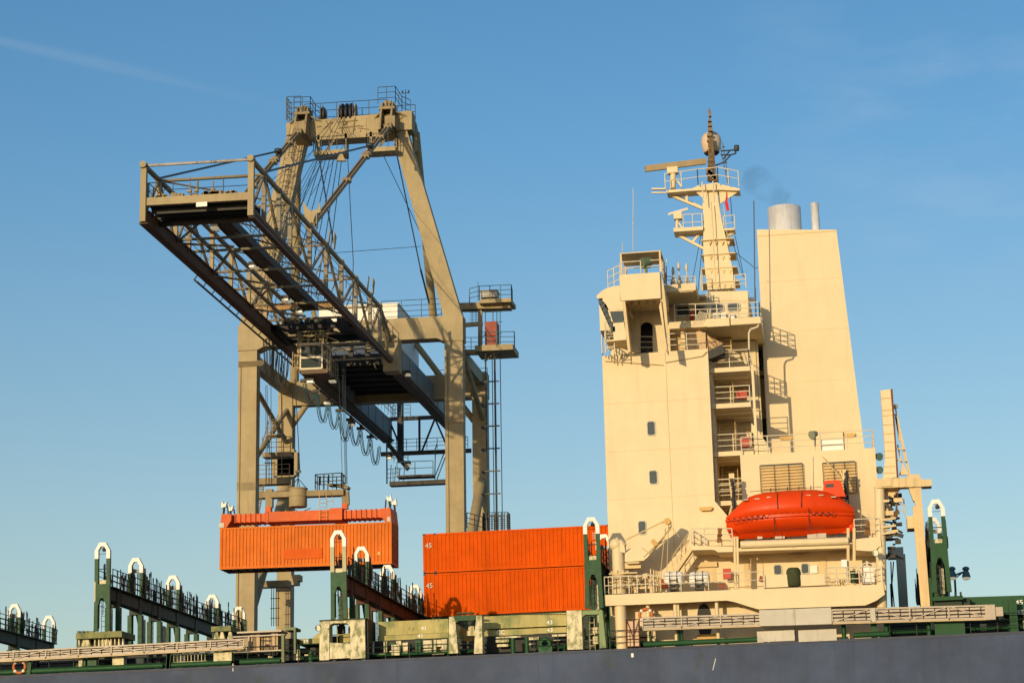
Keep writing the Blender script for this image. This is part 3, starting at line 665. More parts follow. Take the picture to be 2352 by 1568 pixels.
# lift mast: slender lattice down to the quay
m = MB(); za = CB(2030, 700).z; X0, X1 = CB(1985, 770).x, CB(2052, 770).x
for x in (X0, X1): m.tube((x, 39.3, 2.6), (x, 39.3, za), .06, 6)
for x in (X0 + .35, X0 + .6, X1 + .3): m.tube((x, 40.3, 2.6), (x, 40.3, za), .035, 5)
z = 6.0
while z < za - 1:
    m.box(X0 - .2, X1 + .35, 39.2, 39.32, z, z + .09); m.box(X0 - .45, X0 - .2, 39.2, 40.3, z, z + .06); z += 1.75
t.part('lift_mast', m, WIRE)
q = C('C', 2095, 530, 40)
m = MB(); A_, B_, Z_ = q.x - 1.05, q.x + .85, q.z - .6
m.rail([(A_, 39, Z_), (B_, 39, Z_), (B_, 40.2, Z_), (A_, 40.2, Z_), (A_, 39, Z_)], 1.35, 4, .25, .022); t.part('cable_cage', m, WIRE)
t.part('railing', MB().rail([C('C', 1870, 560, 39), C('C', 1980, 590, 39)], 1.2, 3, .5, .03), KHAKI)
# stairway, landings and platforms between the left legs
m = MB(); p0 = C('C', 385, 240, 42)
a, b = C('C', 432, 250, 42), C('C', 395, 450, 42); n = 13
for s in (0, 1): m.tube(a + V((-.9 + s*.85, 0, 0)), b + V((-.9 + s*.85, 0, 0)), .05, 5)
for i in range(n): c = a.lerp(b, i/(n - 1)); m.box(c.x - .95, c.x - .05, 41.9, 42.15, c.z, c.z + .06)
for zz in (205, 300, 935):
    c = C('C', 460, zz, 42); m.box(c.x - 1.9, c.x + 1.6, 41.8, 42.8, c.z - .5, c.z)
c = C('C', 470, 210, 42); m.rail([c + V((-1.5, -.2, 0)), c + V((1.6, -.2, 0))], 1.1, 3, .6, .03)
a, b = C('B', 350, 1180, 42), C('B', 270, 1440, 42); m.ladder(a, b, .6, (1, 0, 0), .35, .035)
c = C('B', 300, 1470, 42); m.box(c.x - .4, c.x + 1.9, 41.8, 43, c.z - .35, c.z).rail([c + V((-.4, -.2, 0)), c + V((1.9, -.2, 0))], 1.2, 3, .6, .03)
c = C('B', 300, 1330, 42); m.box(c.x, c.x + 1.3, 41.8, 43, c.z - .12, c.z).rail([c + V((0, -.2, 0)), c + V((1.3, -.2, 0))], 1.0, 3, .5, .03)
t.part('access_stair', m, KHAKID)
m = MB(); q = C('C', 575, 190, 47.5); m.box(q.x - 1.0, q.x + 1.1, 47.2, 47.95, q.z, q.z + 1.9); m.box(C('C', 520, 60, 47.2).x, C('C', 640, 60, 47.2).x, 47.2, 47.9, C('C', 560, 195, 47.2).z, C('C', 560, 0, 47.2).z)
q = C('C', 440, 930, 45); m.box(q.x - .6, q.x + 2.3, 46, 47, q.z - .3, q.z)
m.box(q.x + 1.3, q.x + 2.5, 46, 47, q.z, q.z + .5)
t.part('electrical_cabinet', m, KHAKI)
m = MB(); 
for i, x in enumerate((480, 495, 512, 528)): m.tube(C('C', x, 945, 46), C('C', x, 1255, 46), .035, 5)
for yy in (980, 1060, 1130, 1200): m.tube(C('C', 470, yy, 46), C('C', 540, yy - 3, 46), .03, 4)
for x in (440, 462, 480): m.tube(C('C', x, 20, 40), C('C', x, 250, 40), .03, 4)
m.tube(C('C', 430, 97, 40), C('C', 505, 95, 40), .04, 4)
for x in (285, 296, 325, 405): m.tube(C('B', x, 950, 34), C('B', x + 3, 1568, 34), .022, 4)
t.part('conduit', m, WIRE)
m = MB()
for i in range(5): z = 41.0 - i*.09; m.box(XL0 - .03, XL1 + .9 - i*.1, 35.85, 35.95, z, z + .03)
t.part('cable_wrap', m, KHAKI)
# hoist ropes down to the spreader
m = MB()
for i, (x, x2, yb) in enumerate(((840, 985, 245), (868, 1005, 245), (880, 1012, 245), (892, 1018, 248))): m.tube((C('B', x, 720, 22.6)), (C('C', x2, yb, 22.6)), .02, 5)
m.tube(C('B', 510, 900, 22.5), C('B', 545, 1560, 22.5), .028, 4).tube(C('B', 545, 1560, 22.5), C('C', 680, 150, 22.5), .035, 5); m.tube(C('B', 408, 950, 23), C('B', 412, 1380, 23), .03, 4)
t.part('hoist_rope', m, WIRE)
# floodlights (housing, lens)
def flood(q, s=.24, dx=0):
    h_ = t.part('floodlight', MB().box(q.x - s, q.x + s, q.y - .2, q.y + .35, q.z, q.z + .26), DARK)
    t.part('lens', MB().box(q.x - s*.9, q.x + s*.9, q.y - .24, q.y + .3, q.z - .12, q.z), LIT, h_)
for (k, x, y, d) in (('B', 630, 920, 22), ('B', 797, 915, 23), ('B', 1372, 865, 36), ('B', 545, 385, 20), ('B', 437, 292, 16), ('A', 640, 1165, -3), ('B', 757, 1085, 40), ('B', 945, 1250, 50), ('C', 1315, 60, 60), ('C', 1447, 105, 60), ('A', 945, 1475, 7)):
    flood(C(k, x, y, d))
t.done()
# ================================================================ spreader
def CC(x, y, d=23.2): return C('C', x, y, d)
t = Thing('container_spreader', 'rust streaked orange lifting spreader locked on the hanging container', 'spreader', frame=CRANE)
XA, XB = C('C', 112, 600, 22).x, C('C', 1325, 600, 22).x; XB = XA + 12.19
zc = C('C', 700, 540, 22.0).z
zt_ = C('C', 1320, 515, 22.0).z
m = MB().box(XA + 4.3 - .9, XA + 8.65, 22.3, 24.1, zt_ + .35, zt_ + 1.05)
m.box(XA + 7.75, XA + 8.65, 22.25, 24.15, zt_ + .32, zt_ + 1.15)
m.box(XA + 3.2, XA + 3.4, 22.25, 24.15, zt_ + .3, zt_ + 1.0)
t.part('main_frame', m, SPREAD)
for a, b in ((XA + .75, XA + 3.2), (XA + 8.65, XA + 11.6)):
    m = MB().box(a, b, 22.5, 23.9, zt_ + .42, zt_ + .98)
    x = a + .12
    while x < b - .1: m.box(x, x + .12, 22.4, 24.0, zt_ + .38, zt_ + 1.02); x += .36
    t.part('telescopic_beam', m, SPREAD)
for a, s in ((XA, 1), (XA + 12.19, -1)):
    m = MB().prism([(a, zt_ + .02), (a + s*.45, zt_ + .02), (a + s*.8, zt_ + .5), (a + s*.8, zt_ + .95), (a + s*.1, zt_ + 1.0)], 22.0, 24.4)
    e = t.part('end_beam', m, SPREAD)
    t.part('twistlock', MB().box(a - .06, a + s*.3, 21.95, 22.3, zt_ + .02, zt_ + .35).box(a - .06, a + s*.3, 24.1, 24.45, zt_ + .02, zt_ + .35), PLATE, e)
    m = MB(); g = MB()
    for yy in (22.3, 24.0):
        m.tube((a + s*.15, yy, zt_ + .9), (a + s*.22, yy, zt_ + 1.7), .08, 6); g.prism([(a + .0*s, zt_ + 1.45), (a + s*.34, zt_ + 1.5), (a + s*.42, zt_ + 1.85), (a + s*.2, zt_ + 1.7), (a + s*.08, zt_ + 1.95)], yy - .15, yy + .15)
        m.tube((a + s*.5, yy, zt_ + .9), (a + s*.45, yy, zt_ + 1.6), .05, 6)
    t.part('flipper_arm', m, DARK, e); t.part('flipper', g, WHITE, e)
m = MB()
z_ = CC(700, 325).z
m.beam(CC(480, 328), CC(1000, 310), .9, .4)
m.prism([(CC(885, 0).x, CC(0, 300).z + .2), (CC(1035, 0).x - .1, CC(1000, 290).z), (CC(1035, 0).x, CC(1000, 300).z + .3), (CC(1010, 0).x, CC(1000, 255).z), (CC(890, 0).x, CC(890, 262).z)], 22.8, 23.6)
m.beam(CC(465, 285), CC(465, 415), .42, .5).beam(CC(1005, 300), CC(1008, 395), .34, .5)
hb = t.part('headblock', m, KHAKID)
t.part('link', MB().beam(CC(460, 410), CC(460, 450), .5, .4).beam(CC(1003, 385), CC(1003, 425), .4, .4), SPREAD, hb)
m = MB(); q = CC(668, 330, 22.9); r_ = .64
m.lathe([(r_*.95, -.8), (r_, -.75), (r_, .45), (r_*.96, .5), (.2, .55)], q, 18); m.torus(q + V((0, 0, .48)), r_, .06, 'z').torus(q + V((0, 0, -.05)), r_, .05, 'z')
t.part('cable_basket', m, KHAKI, hb)
m = MB(); top = CC(668, 205, 22.9)
for i in range(4): aa = i*math.pi/2 + .4; m.tube(q + V((r_*math.cos(aa), r_*math.sin(aa), .5)), top, .03, 5)
m.tube(top, CC(668, 165, 22.9), .04).box(top.x - .2, top.x + .2, top.y - .1, top.y + .1, CC(668, 165, 22.9).z, CC(668, 150, 22.9).z).tube(q + V((-.4, 0, -.8)), q + V((.1, 0, -1.2)), .03).tube(q + V((.9, 0, -.9)), q + V((.1, 0, -1.2)), .03)
t.part('sling', m, WIRE, hb)
p0 = CC(790, 285, 22.6)
m = MB().rail([(p0.x, 22.6, p0.z), (CC(990, 0).x, 22.6, p0.z + .05), (CC(990, 0).x, 23.8, p0.z), (p0.x, 23.8, p0.z), (p0.x, 22.6, p0.z)], 1.05, 2, .7, .032)
m.tube(CC(850, 285), CC(850, 185), .05).tube(CC(885, 250), CC(885, 180), .06).tube(CC(825, 250), CC(825, 190), .06)
t.part('railing', m, DARK, hb)
t.part('ladder', MB().ladder(CC(845, 505, 22.1), CC(845, 290, 22.1), .5, (1, 0, 0), .3, .022).ladder(CC(895, 400, 22.2), CC(890, 335, 22.2), .45), YEL)
t.done()
# ================================================================ containers
def container(name, label, XA, y0, z0, L, H, matm, frame, group, posts=None, pitch=.278, dep=.045):
    t = Thing(name, label, 'container', group, frame, base=(XA + L/2, y0 + 1.22, z0)); W = 2.44
    m = MB(); a, b = XA + .12, XA + L - .12; zz0, zz1 = z0 + .16, z0 + H - .12
    def corr(y, s):
        x = a; pts = []
        while x < b - .01:
            for dx, dy in ((0, 0), (.25, 0), (.38, 1), (.62, 1), (.75, 0)):
                if x + dx*pitch < b: pts.append((x + dx*pitch, y + s*dy*dep))
            x += pitch
        pts.append((b, y)); return pts
    for y, s in ((y0 + .02, 1), (y0 + W - .02, -1)):
        pts = corr(y, s); vs = [(p[0], p[1], zz0) for p in pts] + [(p[0], p[1], zz1) for p in pts]; n = len(pts)
        fs = [(i, i+1, n + i + 1, n + i) for i in range(n - 1)]
        if s < 0: fs = [f[::-1] for f in fs]
        m.add(vs, fs)
    w_ = t.part('side_wall', m, matm)
    m = MB().box(XA, XA + L, y0, y0 + .06, z0, z0 + .16).box(XA, XA + L, y0 + W - .06, y0 + W, z0, z0 + .16).box(XA, XA + L, y0, y0 + .06, z0 + H - .12, z0 + H).box(XA, XA + L, y0 + W - .06, y0 + W, z0 + H - .12, z0 + H)
    for x in [XA, XA + L - .13] + (posts or []):
        for y in (y0 - .006, y0 + W - .126): m.box(x, x + .13, y, y + .132, z0 + .002, z0 + H - .002)
    for x in (XA, XA + L - .06): m.box(x, x + .06, y0, y0 + W, z0, z0 + .15).box(x, x + .06, y0, y0 + W, z0 + H - .12, z0 + H)
    t.part('frame', m, matm)
    m = MB().box(XA + .05, XA + L - .05, y0 + .05, y0 + W - .05, z0 + .1, z0 + .14)
    for i in range(int(L/.6)): m.box(XA + .3 + i*.6, XA + .36 + i*.6, y0 + .06, y0 + W - .06, z0 + .02, z0 + .1)
    t.part('floor', m, BLACK)
    t.part('roof', MB().box(XA + .05, XA + L - .05, y0 + .05, y0 + W - .05, z0 + H - .08, z0 + H - .03), matm)
    m = MB().box(XA + .03, XA + .07, y0 + .1, y0 + W - .1, z0 + .15, z0 + H - .1)
    t.part('end_wall', m, matm)
    m = MB().box(XA + L - .07, XA + L - .03, y0 + .1, y0 + 1.20, z0 + .15, z0 + H - .1).box(XA + L - .07, XA + L - .03, y0 + 1.24, y0 + W - .1, z0 + .15, z0 + H - .1)
    for i in range(5): m.box(XA + L - .03, XA + L - .01, y0 + .14, y0 + W - .14, z0 + .4 + i*.48, z0 + .47 + i*.48)
    d = t.part('door', m, matm)
    m = MB()
    for yy in (.35, .9, 1.55, 2.1): m.tube((XA + L + .01, y0 + yy, z0 + .1), (XA + L + .01, y0 + yy, z0 + H - .06), .018, 5)
    t.part('locking_bar', m, DARK, d)
    m = MB()
    for x in [XA - .004, XA + L - .174] + [p - .02 for p in (posts or [])]:
        for z in (z0 - .004, z0 + H - .114):
            for y in (y0 - .01, y0 + W - .152): m.box(x, x + .178, y, y + .162, z, z + .118)
    t.part('corner_casting', m, DARK if posts else matm)
    return t
zc0 = C('C', 1325, 800, 22).z - .02
t = container('shipping_container', 'faded orange corrugated container hanging from the crane spreader in mid air', XA, 22.0, zt_ - 2.9, 12.19, 2.9, ORANGE2, CRANE, 'orange shipping containers', pitch=.245, dep=.07)
t.part('paint_patch', MB().box(XA + 4.55, XA + 7.3, 21.985, 21.99, zt_ - 2.9 + .55, zt_ - 2.9 + 1.25), mat('patch_orange', (.63, .105, .010), .6, .1, spec=.1), 0)
q = C('K', 695, 388, 21.98); t.part('label_sticker', MB().box(q.x - .09, q.x + .09, 21.975, 21.985, q.z - .12, q.z + .1), YEL, 0)
t.done()
YC = 23.1; p0 = S('K', 1135, 195, YC); XC = p0.x; LC = 13.72; hm = p0.z - S('K', 1150, 598, YC).z
for i, (ztop, H, lab, ty) in enumerate(((p0.z, hm - .06, 'bright orange deck container numbered 45, upper one of the two stacked by the superstructure', 265), (p0.z - hm, 2.97, 'bright orange deck container numbered 45 with a lashing tower shadow, lower one of the stack', 685))):
    t = container('shipping_container', lab, XC, YC, ztop - H, LC, H, ORANGE, SHIP, 'orange shipping containers', posts=[XC + .78, XC + LC - .9])
    q = S('K', 1172, ty + 25, YC - .02); t.part('number', text('45', .48, (XC + .17, YC - .025, ztop - .98)), MARK)
    if i == 0:
        m = MB(); x = XC + LC - 1.9
        for yy in (.55, .68, .81, .94, 1.2, 1.33): m.add(text('TCNU 45', .16, (x, YC - .025, ztop - yy)).v, []) if 0 else m.box(x, x + .5, YC - .02, YC - .015, ztop - yy, ztop - yy + .05)
        t.part('data_panel', m, MARK, 0)
    t.done()
# ================================================================ container ship
DK = 14.85
ship = Thing('container_ship', 'docked container ship with blue grey hull, green lashing bridges and cream superstructure and funnel', 'ship', base=(-20, 16, 0))
P = ship.part
m = MB()
# hull plating: near side with slight bilge, bow left, stern right (beyond the picture)
m.prism([(-150, 0.05), (-120, -.02), (40, 0), (52, 3), (52, 29), (40, 32.2), (-120, 32.2), (-150, 32.0), (-168, 16)], -6, DK, 'z')
hull = P('hull', m, HULL)
m = MB()
for x in (-44.6, -31.0, -25.1, -18.2, -10.9, -5.55, 2.1, 6.2): m.box(x, x + .035, -.012, 0, 2, DK - .02)
m.box(-150, 40, -.03, -.015, DK - .14, DK - .02)
P('weld_seam', m, mat('hull_seam', (.055, .062, .09), .7, .1), hull)
m = MB(); a, b = S('G', 908, 1485, -.006), S('G', 888, 1568, -.006); m.beam(a, b, .03, .004, (0, 1, 0)); a, b = S('J', 1515, 1130, -.006), S('J', 1495, 1360, -.006); m.beam(a, b, .03, .004, (0, 1, 0))
q = S('N', 385, 1025, -.01); m.box(q.x - .07, q.x + .07, -.012, -.004, q.z - .12, q.z + .1)
q = S('J', 1003, 1130, -.01); m.box(q.x - .02, q.x + .02, -.012, -.004, q.z - .25, q.z + .2)
P('scrape_mark', m, WHITE, hull)
P('deck', MB().box(-149, 51, .3, 31.9, DK - .1, DK + .02), GREEND)
# ---- gunwale pipes and small stanchions along the hull edge
m = MB()
for k, x0, x1 in (('I', 0, 2352), ('J', 100, 980), ('J', 1100, 1680), ('N', 500, 2095), ('H', 190, 370)):
    a, b = S(k, x0, 0, .2).x, S(k, x1, 0, .2).x; m.tube((a, .22, DK + .2), (b, .22, DK + .2), .16, 10)
P('fender_pipe', m, GREEN)
def lashing_bridge(X, seed, gm, base_z=17.25, near=True, near_leg=(.47, .25)):
    rnd = random.Random(seed)
    A = MB(); Wt = MB(); Rr = MB()                            # green frame / white loops
    posts = [(6.5, .0), (14.5, .0), (24, .0)]
    def loop(y, top, z_white, z_foot, d=.24, cx=0, hw=.48, iw=.25):
        out = [(X - hw, z_white), (X - hw, top - .5), (X - .21, top), (X + .21, top), (X + hw, top - .5), (X + hw, z_white)]
        inn = [(X - iw, z_white), (X - iw, top - .47), (X - .1, top - .24), (X + .1, top - .24), (X + iw, top - .47), (X + iw, z_white)]
        Wt.band(out, inn, y, y + d)
        return A.box(X - hw + .005, X - iw, y + .005, y + d - .01, z_foot, z_white).box(X + iw, X + hw - .005, y + .005, y + d - .01, z_foot, z_white)
    top = 22.55
    loop(0, top, top - .98, 20.05, .26)
    # outer tower: spread legs with web plate and pointed arch
    f = .02 if X < -20 else .07
    A.prism([(X - .475, 20.05), (X - .475, 20.0), (X - .475 - f*.3, 18.7), (X - .475 - f, base_z), (X - .25 - f*.4, base_z), (X - .25, 18.75), (X - .09, 19.2), (X + .09, 19.2), (X + .25, 18.75), (X + .25 + f*.4, base_z), (X + .475 + f, base_z), (X + .475 + f*.3, 18.7), (X + .475, 20.0), (X + .475, 20.05)][::-1], .0, .26)
    lb = P('lashing_bridge', A, gm)
    Cl = MB(); G2 = MB().box(X - .3, X + .3, .262, 31.6, 19.15, 19.88)
    G2.box(X - .55, X + .55, .4, 31.6, 19.88, 19.93)
    for y in (2.2, 6.6, 10.6, 14.6, 19, 24.1, 28, 31.1):
        G2.box(X - .34, X + .34, y - .25, y + .25, 18.85, 19.9)
        for s in (-1, 1): Cl.box(X + s*.33 - .13, X + s*.33 + .13, y - .22, y + .22, DK, 18.84)
    G2.beam((X, 15.2, 19.0), (X, 17.6, 15.2), .25, .3)
    G2.beam((X, 7.0, 19.0), (X, 9.6, 15.2), .2, .2)
    for y, tz in ((6.5, 22.44), (14.5, 22.29), (24, 22.08), (31.1, 21.98)):
        loop(y, tz, tz - .95, 19.9, .26)
        if y < 30:
            Rr.box(X - .46, X + .46, y + .5, y + .7, tz - .86, tz - .66)
            for s in (-1, 1): Rr.box(X + s*.36 - .1, X + s*.36 + .1, y + .27, y + .7, tz - .95, tz - .62)
            A.box(X - .48, X - .25, y + .4, y + .75, 19.9, tz - .96).box(X + .25, X + .48, y + .4, y + .75, 19.9, tz - .96).box(X + .40, X + .54, y + .3, y + .9, 20.4, tz - 1.1)
    P('girder', G2, GIRD if X > -35 and X < -25 else GREEND, lb)
    P('support_column', Cl, GREEN, lb); P('loop_frame', Wt, WHITE, lb); P('rear_bracket', Rr, CGREY, lb)  # rear brackets grey, not loop white: their shade is in the colour
    m = MB().rail([(X - .5, .5, 19.93), (X - .5, 31.5, 19.93)], 1.05, 3, 1.45, .024).rail([(X + .5, .5, 19.93), (X + .5, 31.5, 19.93)], 1.05, 3, 1.45, .024)
    m.tube((X - .25, .1, 20.95), (X + .25, .1, 20.95), .03); m.rail([(X + .42, 1, DK), (X + .42, 31, DK)], 1.05, 2, 2.1, .025)
    m.rail([(X - .2, .15, 18.3), (X - .2, 1.5, 18.3)], .9, 2, .7, .02)
    P('railing', m, GREEND, lb)
    m = MB(); y = .8
    while y < 31:
        y += rnd.choice((.14, .18, .24, .5))
        x = X + rnd.choice((-.53, .53)) + rnd.uniform(-.05, .05); h = rnd.uniform(.6, 1.55); tl = rnd.uniform(-.12, .12); zb_ = 19.93
        m.tube((x, y, zb_), (x, y + tl, zb_ + h), .032, 4)
        if rnd.random() < .75:
            for o in (-.07, .07): m.tube((x, y + tl + o, zb_ + h), (x, y + tl + o, zb_ + h + .3), .022, 4)
            m.tube((x, y + tl - .07, zb_ + h + .3), (x, y + tl + .07, zb_ + h + .3), .022, 4)
        if rnd.random() < .35: m.box(x - .04, x + .04, y - .07, y + .07, zb_ + .15, zb_ + rnd.uniform(.5, .9))
        if rnd.random() < .16: m.tube((x, y, zb_ + .1), (x, y + rnd.uniform(-.9, .9), zb_ + 1.0), .03, 4)
    P('lashing_rods', m, BLACK, lb, kind='stuff')
    m = MB().ladder((X - .02, .5, base_z), (X - .02, .5, 19.1), .3, (1, 0, 0), .3, .016).tube((X - .2, .12, 17.4), (X - .2, .12, 18.8), .03)
    for y in (2.0, 8.5): m.ladder((X + .5, y, DK), (X + .5, y, 19.9), .35, (0, 1, 0), .32, .02)
    P('ladder', m, BLACK, lb)
    P('cabinet', MB().box(X + .36, X + .44, 6.8, 7.3, DK, 18.6).box(X + .36, X + .46, 11.0, 11.6, DK, 18.6).box(X - .05, X + .2, .9, 1.5, base_z, 18.7).box(X - .22, X + .22, .15, .4, 20.06, 20.3).box(X - .2, X - .02, 3.4, 3.8, DK, 18.3), DIRTY, lb)
    m = MB().lathe([(0, 0), (.11, .03), (.13, .16), (.08, .24), (0, .26)], (X + .08, .12, top - .55), 10); m.tube((X - .25, .12, top - .68), (X + .25, .12, top - .68), .015, 4).tube((X + .08, .12, top - .3), (X + .08, .12, top - .2), .02, 4)
    P('deck_light', m, DARK, lb)
for i, X in enumerate((-58.85, -44.37, -29.89, -14.79, 5.06)):
    lashing_bridge(X, 40 + i, GREEN, 17.25)
# pale weathered repaint on the second tower's legs
X = -29.89
P('faded_leg', MB().box(X - .482, X - .248, -.006, .1, 20.08, 21.56).box(X + .248, X + .482, -.006, .1, 20.08, 21.56), mat('faded_leg_paint', (.45, .40, .22), .6, .12, dirt=.2), None)
P('faded_leg', MB().box(-44.37 - .482, -44.37 - .40, -.006, .05, 19.0, 20.2), mat('faded_leg_paint_pale', (.5, .46, .28), .6, .12, dirt=.2), None)
# ---- bases under the outer towers, coaming buttresses
def PP(k, pts, d, dep, mb=None): mb = mb or MB(); return mb.prism(pol(k, pts, d)[::-1], d, d + dep)
def BB(k, x0, y0, x1, y1, d, dep, mb=None): mb = mb or MB(); return mb.bp(k, x0, y0, x1, y1, d, dep)
m = MB(); BB('D', 590, 783, 948, 830, .1, 2.6, m)
for x in (600, 632, 662, 690, 708): BB('D', x, 776, x + 18, 786, .2, .3, m)
BASEG = mat('base_green', (.20, .205, .06), .6, .2, rust=.2, dirt=.7, dirtcol=(.06, .09, .03), dscale=2)
P('lashing_base', m, BASEG)
m = MB()
for xa in range(598, 968, 31):
    if 620 < xa < 700 and xa % 2: continue
    PP('D', [(xa + 8, 897), (xa + 24, 897), (xa + 19, 832), (xa + 13, 832)], .5, .25, m)
PP('D', [(632, 897), (705, 897), (690, 838), (648, 838)], .45, .3, m); PP('D', [(762, 897), (870, 897), (845, 838), (790, 838)], .6, .3, m)
P('stiffener', m, DIRTY); P('coaming', BB('D', 596, 832, 960, 900, 1.6, 1.0), GREEND)
m = MB(); BB('D', 1643, 738, 1795, 778, .1, 2.2, m); P('lashing_base', m, BASEG)
m = MB(); 
for a in (1662, 1705, 1768): PP('D', [(a, 838), (a + 44, 838), (a + 30, 782), (a + 14, 782)], .3, .3, m)
P('stiffener', m, DIRTY); P('coaming', BB('D', 1650, 780, 1800, 842, 1.6, .8), GREEND)
# tower base of the second bridge: stained window-shaped frame
m = MB()
PP('K', [(95, 1072), (172, 1062), (190, 1075), (190, 1465), (92, 1470)], .05, .9, m)
PP('K', [(402, 1060), (550, 1050), (557, 1446), (405, 1456)], .05, .9, m)
PP('K', [(190, 1290), (402, 1300), (402, 1445), (190, 1456)], .12, .7, m)
PP('K', [(190, 1062), (402, 1058), (402, 1130), (385, 1104), (360, 1092), (230, 1094), (200, 1112), (190, 1140)], .08, .7, m)
P('lashing_base', m, DIRTY)
m = MB(); BB('K', 90, 1052, 560, 1064, .0, 2.5, m); P('base_cap', m, GREEND)
m = MB(); BB('K', 190, 1225, 280, 1300, 1.2, .4, m); BB('K', 556, 1052, 585, 1450, .3, 2.2, m); BB('K', 275, 1120, 340, 1200, 1.4, .4, m); P('black_gap_fill', m, BLACK)  # black boxes stand in for shade in the gaps of the base
m = MB(); m.tube(S('K', 272, 1100, .9), S('K', 272, 1300, .9), .03).tube(S('K', 190, 1215, .9), S('K', 400, 1208, .9), .03); BB('K', 285, 1200, 400, 1290, 1.5, .3, m); P('pipe_frame', m, OLIVE)
# mid-bay and third tower buttress posts
m = MB()
PP('K', [(1402, 1030), (1450, 1025), (1466, 1080), (1493, 1395), (1398, 1402)], .05, .8, m)
PP('L', [(392, 390), (470, 385), (482, 935), (357, 940), (370, 640)], .05, .8, m)
PP('L', [(1690, 320), (1905, 315), (1925, 875), (1700, 882)], .05, .8, m)
P('buttress', m, DIRTY)
m = MB(); PP('L', [(2150, 315), (2205, 310), (2262, 855), (2168, 862)], .05, .8, m)
PP('L', [(1908, 318), (2150, 312), (2150, 372), (1960, 378), (1925, 405), (1912, 430)], .08, .5, m)
P('buttress', m, mat('buttress_green', (.20, .28, .12), .6, .2, dirt=.4, rust=.2))
m = MB(); PP('L', [(75, 392), (388, 380), (388, 440), (345, 458), (140, 465), (95, 500)], .08, .6, m)
BB('L', 110, 345, 345, 362, .3, .4, m); P('arch_plate', m, GREEN)
# ---- hatch covers and coamings
m = MB(); BB('K', 690, 1066, 1396, 1205, 2.3, 10, m); BB('K', 678, 1208, 1396, 1262, 2.1, 10, m); P('hatch_cover', m, OLIVE)
m = MB(); BB('L', 478, 378, 1690, 560, 2.3, 10, m); BB('L', 470, 580, 1690, 665, 2.1, 10, m)
P('hatch_cover', m, OLIVE)
m = MB()
for x in range(700, 1690, 33): BB('L', x, 366, x + 16, 376, 2.2, .5, m)
P('cleat_row', m, BLACK)
P('number', text('41', .31, (S('K', 1118, 1160, 2.28).x, 2.29, S('K', 1118, 1163, 2.29).z), sx=1.15), WHITE)
P('number', text('41', .31, (S('K', 1085, 1240, 2.08).x, 2.09, S('K', 1085, 1242, 2.09).z), sx=1.15), WHITE)
P('number', text('43', .32, (S('L', 1405, 515, 2.28).x, 2.29, S('L', 1405, 517, 2.29).z), sx=1.15), WHITE)
P('number', text('43', .32, (S('L', 1408, 627, 2.08).x, 2.09, S('L', 1408, 627, 2.09).z), sx=1.15), WHITE)
P('lettering', text('CC', .33, (S('L', 678, 660, 2.08).x, 2.09, S('L', 678, 662, 2.09).z), sx=1.15), WHITE)
P('number', text('39', .27, (S('J', 2010, 780, 1.9).x, 1.89, S('J', 2010, 783, 1.9).z), sx=1.2), WHITE)
m = MB(); BB('J', 1912, 722, 2250, 795, 1.9, 10, m); PP('J', [(2150, 722), (2250, 722), (2250, 630), (2170, 690)], 8, 4, m); P('hatch_cover', m, OLIVE)
P('container_pedestal', MB().box(XC, XC + LC, 23.3, 25.4, 16.5, p0.z - hm - 2.99), GREEND)
P('hatch_cover', MB().box(-57.9, -45.2, 3, 29.4, DK + .02, 15.9).box(-43.5, -30.9, 3, 29.4, DK + .02, 15.9).box(-28.9, -15.6, 12.3, 29.4, DK + .02, 16.6), GREEND)
P('coaming', MB().box(-72, -30.7, 2.6, 3, DK, 15.95).box(-28.8, -15.3, 2.9, 3.3, DK, 15.95), DARK)
# right-hand (after) hatch
m = MB(); PP('H', [(838, 1190), (1161, 1180), (1300, 1176), (1300, 1268), (1161, 1274), (1050, 1280), (900, 1240), (838, 1240)], 2.0, 10, m); P('hatch_cover', m, GREEN)
P('number', text('45', .36, (S('H', 1116, 1226, 1.99).x, 1.985, S('H', 1116, 1228, 1.99).z), sx=1.25), WHITE)
P('number', text('45', .36, (S('H', 1121, 1278, 1.99).x, 1.965, S('H', 1121, 1280, 1.99).z), sx=1.25), WHITE)
m = MB(); BB('H', 690, 1185, 845, 1205, .2, 2, m); BB('H', 698, 1315, 855, 1392, .15, .6, m); P('lashing_base', m, GREEN)
m = MB(); BB('H', 695, 1205, 840, 1235, .6, .4, m); BB('H', 800, 1168, 812, 1186, .2, .2, m); BB('H', 828, 1162, 838, 1186, .2, .2, m); BB('H', 845, 1195, 880, 1235, .9, 1, m); P('bollard_rack', m, GREEND)
P('coaming', MB().box(1.9, 18, 3.0, 3.4, DK, 16.3), GREEND)
